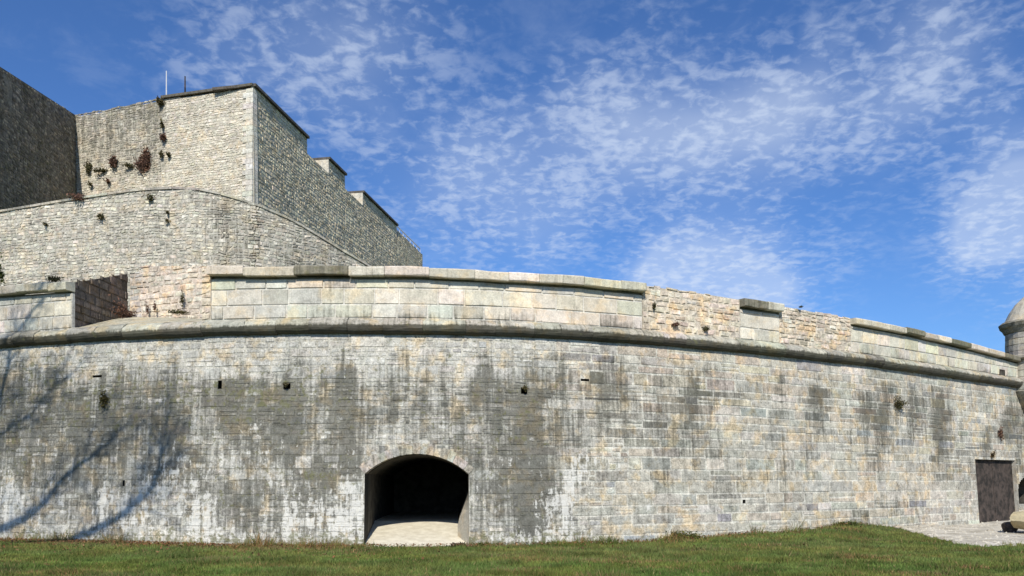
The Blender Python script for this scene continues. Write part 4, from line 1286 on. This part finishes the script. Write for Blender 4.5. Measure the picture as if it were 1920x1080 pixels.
# ================================================================== BOULDERS AND LOOSE STONES
def boulder(name, c_, size, colr_, label, seed, cat='rock', sub=3, m=None):
    import bmesh
    bm = bmesh.new(); bmesh.ops.create_icosphere(bm, subdivisions=sub, radius=1)
    rs = random.Random(seed)
    pl = [(Vector((rs.gauss(0, 1), rs.gauss(0, 1), rs.gauss(0, 1))).normalized(), rs.uniform(.55, .9)) for _ in range(14)]
    for v_ in bm.verts:
        for n_, d_ in pl:
            e2 = v_.co.dot(n_) - d_
            if e2 > 0: v_.co -= n_ * e2 * .9
        v_.co = Vector((v_.co.x * size[0], v_.co.y * size[1], v_.co.z * size[2]))
    V_ = np.array([tuple(v_.co + Vector(c_)) for v_ in bm.verts]); F_ = [tuple(x.index for x in f.verts) for f in bm.faces]
    bm.free()
    o = mesh_obj(name, V_, F_, m or M_PAR, None, np.array(colr_), np.tile([.12, .1, .2], (len(V_), 1)), V_, origin=c_)
    tag(o, label, cat)
    return o
def gpt(px_, y_):
    d = EYE * FPX / (y_ - HOR); return np.array([(px_ - 960) / FPX * d, d, 0.0])
b = gpt(1958, 1003); boulder('boulder', (b[0], b[1], .45), (1.3, .8, .36), (.36, .31, .20), 'big ochre boulder on the path at the right edge beside the dark doorway', 3)
b = gpt(1896, 1001); boulder('boulder', (b[0], b[1], .2), (.3, .3, .24), (.09, .07, .05), 'dark brown block on the path just left of the ochre boulder', 5, m=M_DOOR)
for i, (px_, y_, sz, lab) in enumerate(((1694, 985, .14, 'angular grey stone lying at the wall foot where the path begins'), (1714, 986, .12, 'second grey stone at the wall foot, just right of the angular one'),
                                       (1646, 988, .10, 'small dark stone where the lawn meets the path'), (1857, 999, .12, 'pale stone lying on the path left of the dark block'))):
    a = float(uu(px_)); p_ = ESC.F(a, 0, .35) if i < 3 else gpt(px_, y_)
    boulder('loose_stone', (p_[0], p_[1], float(hground(p_[0:1], p_[1:2])[0]) + sz * .45), (sz * 1.4, sz, sz * .8), (.36, .33, .28), lab, 20 + i, 'stone', 2)
# gravel over the path
ng = 1100
gp = rng.uniform(1610, 2080, ng); V_, F_, C2 = [], [], []
for i in range(ng):
    wdp = float(np.interp(gp[i], PAR.px, PAR.p[:, 1])) - .3
    ye = np.interp(gp[i], edge[:, 0], edge[:, 1]); dn = min(EYE * FPX / (ye - HOR), wdp - .1)
    d = random.uniform(dn, wdp); x = (gp[i] - 960) / FPX * d
    s2 = random.uniform(.015, .05); z = .05
    P_ = [(x - s2, d, z), (x, d - s2, z), (x + s2, d, z), (x, d + s2, z), (x + random.uniform(-.3, .3) * s2, d, z + s2 * 1.1)]
    b2 = len(V_); V_ += P_; F_ += [(b2, b2 + 1, b2 + 4), (b2 + 1, b2 + 2, b2 + 4), (b2 + 2, b2 + 3, b2 + 4), (b2 + 3, b2, b2 + 4)]
V_ = np.array(V_); V_[:, 2] += hground(V_[:, 0], V_[:, 1])
tag(mesh_obj('gravel', V_, F_, M_PATH), 'pale gravel strewn over the path by the wall', 'gravel', kind='stuff')

# ================================================================== GRASS AND FALLEN LEAVES
N = 330000
gp = rng.uniform(-60, 1990, N)
inv = rng.uniform(1 / 27.5, 1 / 12.5, N)
d = 1 / inv
d = np.where(rng.random(N) < .5, rng.uniform(12.5, 27, N), d)
x = (gp - 960) / FPX * d
wdp = np.interp(gp, PAR.px, PAR.p[:, 1]) - .36
ye = np.interp(gp, edge[:, 0], edge[:, 1]) + (vnoise(gp / 6.0, gp * 0, 77) - .5) * 5; dn = EYE * FPX / (ye - HOR)
fade = vnoise(x * 5, d * 5, 78)
keepm = (d < wdp) & ~((gp > 1600) & (d > dn + (fade - .6) * .8))
tpx = (gp > 684) & (gp < 878) & (d > wdp - .42)
keepm &= ~tpx
x, d, gp = x[keepm], d[keepm], gp[keepm]; n = len(x)
z = hground(x, d)
hh = rng.uniform(.022, .07, n) * (.6 + .9 * fnoise(x * .9, d * .9, 79))
wwd = np.interp(gp, PAR.px, PAR.p[:, 1]) - d
clump = sstep(fnoise(x * 1.6, d * 1.6, 88), .56, .72)
hh *= 1 + 1.0 * clump
foot = 1 - sstep(wwd, .4, 1.1)
hh *= 1 + 4.5 * foot * vnoise(x * 1.7, d * 2, 80) ** 2.2
ang = rng.uniform(0, 2 * np.pi, n); wd = rng.uniform(.006, .013, n)
lx, ly = rng.normal(0, .45, n) * hh, rng.normal(0, .45, n) * hh
A = np.stack([x - np.cos(ang) * wd, d - np.sin(ang) * wd, z - .005], 1); B = np.stack([x + np.cos(ang) * wd, d + np.sin(ang) * wd, z - .005], 1); T = np.stack([x + lx, d + ly, z + hh], 1)
tone = fnoise(x * .35, d * .7, 82)[:, None]; t2 = vnoise(x * 2.2, d * 2.2, 85)[:, None]
gc = np.array([.082, .155, .030]) * (1 - tone) + np.array([.135, .172, .055]) * tone
gc = gc * (.65 + .7 * t2)
gc = gc * (1 - .22 * clump[:, None])
dry = rng.random(n) < .05 + .38 * sstep(fnoise(x * .8, d * 1.5, 90), .56, .76) + .3 * (1 - sstep(wwd, .6, 2.4)) * (gp < 700) + .5 * foot * vnoise(x * 1.2, d, 91)
gc[dry] = np.array([.22, .18, .085]) * rng.uniform(.6, 1.1, (dry.sum(), 1))
gc *= rng.uniform(.9, 1.6, (n, 1)) * np.array([1.08, 1.0, 1.05])
o = mesh_obj('grass', np.stack([A, B, T], 1).reshape(-1, 3), np.arange(3 * n).reshape(-1, 3), M_GRASS, None, np.repeat(gc, 3, 0))
tag(o, 'short green lawn in front of the fortress wall', 'grass', kind='stuff')
nl = 3400
gp = np.concatenate([rng.uniform(-20, 420, 1500), rng.uniform(400, 720, 700), rng.uniform(700, 1600, 1200)])
off = .36 + np.abs(rng.normal(0, .4, nl)) * np.where(rng.random(nl) < .2, 5, 1)
un = np.interp(gp, PAR.px, PAR.u); P_ = PAR.F(un, 0 * un, off)
P_[:, 2] = hground(P_[:, 0], P_[:, 1]) + .05 + rng.uniform(0, .03, nl)
a = rng.normal(0, 1, (nl, 3)); a[:, 2] *= .4; a /= np.linalg.norm(a, axis=1)[:, None]; b = np.cross(a, rng.normal(0, .3, (nl, 3)) + np.array([0, 0, 1])); b /= np.linalg.norm(b, axis=1)[:, None]
L = rng.uniform(.02, .045, (nl, 1))
LV = np.stack([P_ - a * L, P_ - b * L * .6, P_ + a * L, P_ + b * L * .6], 1)
tag(mesh_obj('fallen_leaves', LV.reshape(-1, 3), np.arange(4 * nl).reshape(-1, 4), M_LEAF, None, np.repeat(tones(nl, np.array([(.20, .10, .05), (.28, .17, .09), (.14, .08, .045)]), var=.2), 4, 0)),
    'brown fallen leaves gathered along the foot of the wall', 'leaves', kind='stuff')

# ================================================================== THE TREE THAT SHADES THE LEFT OF THE WALL
def shade(px_, y_, t):
    """a point on the sun ray through the wall spot"""
    a = float(uu(px_)); v_ = float(ESC.z(px_, y_)); return Vector(ESC.F(a, v_, 0)) + SUN * t
tree = empty('bare_tree', (-16.0, 11.2, 0))
tag(tree, 'bare leafless tree on the lawn beyond the left edge, casting branch shadows', 'tree')
TB = Vector((-16.0, 11.2, -.1))
trunk = MB(); twigs = MB()
def limb(pts, r0, r1, mb):
    # resample with a little wobble
    out = []; nseg = 5
    P_ = [Vector(p) for p in pts]
    for i in range(len(P_) - 1):
        for j in range(nseg):
            t = j / nseg
            p0 = P_[max(i - 1, 0)]; p1 = P_[i]; p2 = P_[i + 1]; p3 = P_[min(i + 2, len(P_) - 1)]
            q = .5 * ((2 * p1) + (p2 - p0) * t + (2 * p0 - 5 * p1 + 4 * p2 - p3) * t * t + (3 * p1 - p0 - 3 * p2 + p3) * t ** 3)
            out.append(q + Vector((random.gauss(0, .02), random.gauss(0, .02), random.gauss(0, .02))))
    out.append(P_[-1])
    rad = [r0 + (r1 - r0) * (i / (len(out) - 1)) for i in range(len(out))]
    mb.add(tube(out, rad, 8 if r0 > .06 else 5))
    return out
def twig(p, dirv, ln, r, depth):
    if depth == 0 or ln < .15: return
    pts = [p]; dcur = dirv.normalized()
    for i in range(4):
        dcur = (dcur + Vector((random.gauss(0, .2), random.gauss(0, .2), random.gauss(.03, .2)))).normalized()
        pts.append(pts[-1] + dcur * ln / 4)
    twigs.add(tube(pts, [r, r * .85, r * .7, r * .55, r * .35], 4))
    for i in range(random.choice((2, 3, 3))):
        q = pts[random.choice((1, 2, 3, 4))]
        nd = (dcur + Vector((random.gauss(0, .6), random.gauss(0, .6), random.gauss(.1, .5)))).normalized()
        twig(q, nd, ln * random.uniform(.55, .8), r * .55, depth - 1)
fork = Vector((-15.8, 11.4, 2.6))
limb([TB, TB.lerp(fork, .5) + Vector((.08, .05, 0)), fork], .34, .24, trunk)
L1 = [fork, shade(-130, 1090, 13.8), shade(-40, 1010, 13.6), shade(53, 978, 13.4), shade(98, 942, 13.2), shade(136, 893, 13.1), shade(185, 855, 12.9), shade(216, 828, 12.8)]
L2 = [fork + Vector((.05, -.05, -.15)), shade(20, 1120, 14.0), shade(150, 1016, 13.7), shade(226, 977, 13.5), shade(262, 950, 13.3), shade(293, 922, 13.1), shade(307, 880, 12.9), shade(312, 835, 12.8)]
L3 = [fork + Vector((0, .05, 0)), shade(-120, 1000, 13.4), shade(-50, 900, 13.2), shade(-10, 800, 13.0), shade(12, 720, 12.8), shade(25, 640, 12.6), shade(60, 590, 12.4), shade(95, 548, 12.2)]
L4 = [Vector(L1[1]), shade(-60, 930, 13.6), shade(-20, 850, 13.4), shade(30, 800, 13.2), shade(70, 770, 13.1), shade(110, 720, 13.0)]
for Lp, r0, r1 in ((L1, .17, .035), (L2, .15, .03), (L3, .12, .025), (L4, .07, .015)):
    pts = limb(Lp, r0, r1, trunk)
    for i in range(10, len(pts)):
        for _ in range(2):
            dv = (pts[min(i + 1, len(pts) - 1)] - pts[i - 1]).normalized() + Vector((random.gauss(0, .6), random.gauss(0, .4), random.gauss(.35, .5)))
            twig(pts[i], dv, random.uniform(.7, 1.5), .019, 4)
# keep every twig out of sight on the left
trunk.build('trunk', M_BARK, tree)
tv = twigs.build('branches', M_BARK, tree)
print('stones', len(Q), 'objects', len(bpy.data.objects), 'tris', sum(len(o.data.polygons) * 2 for o in bpy.data.objects if o.type == 'MESH'))
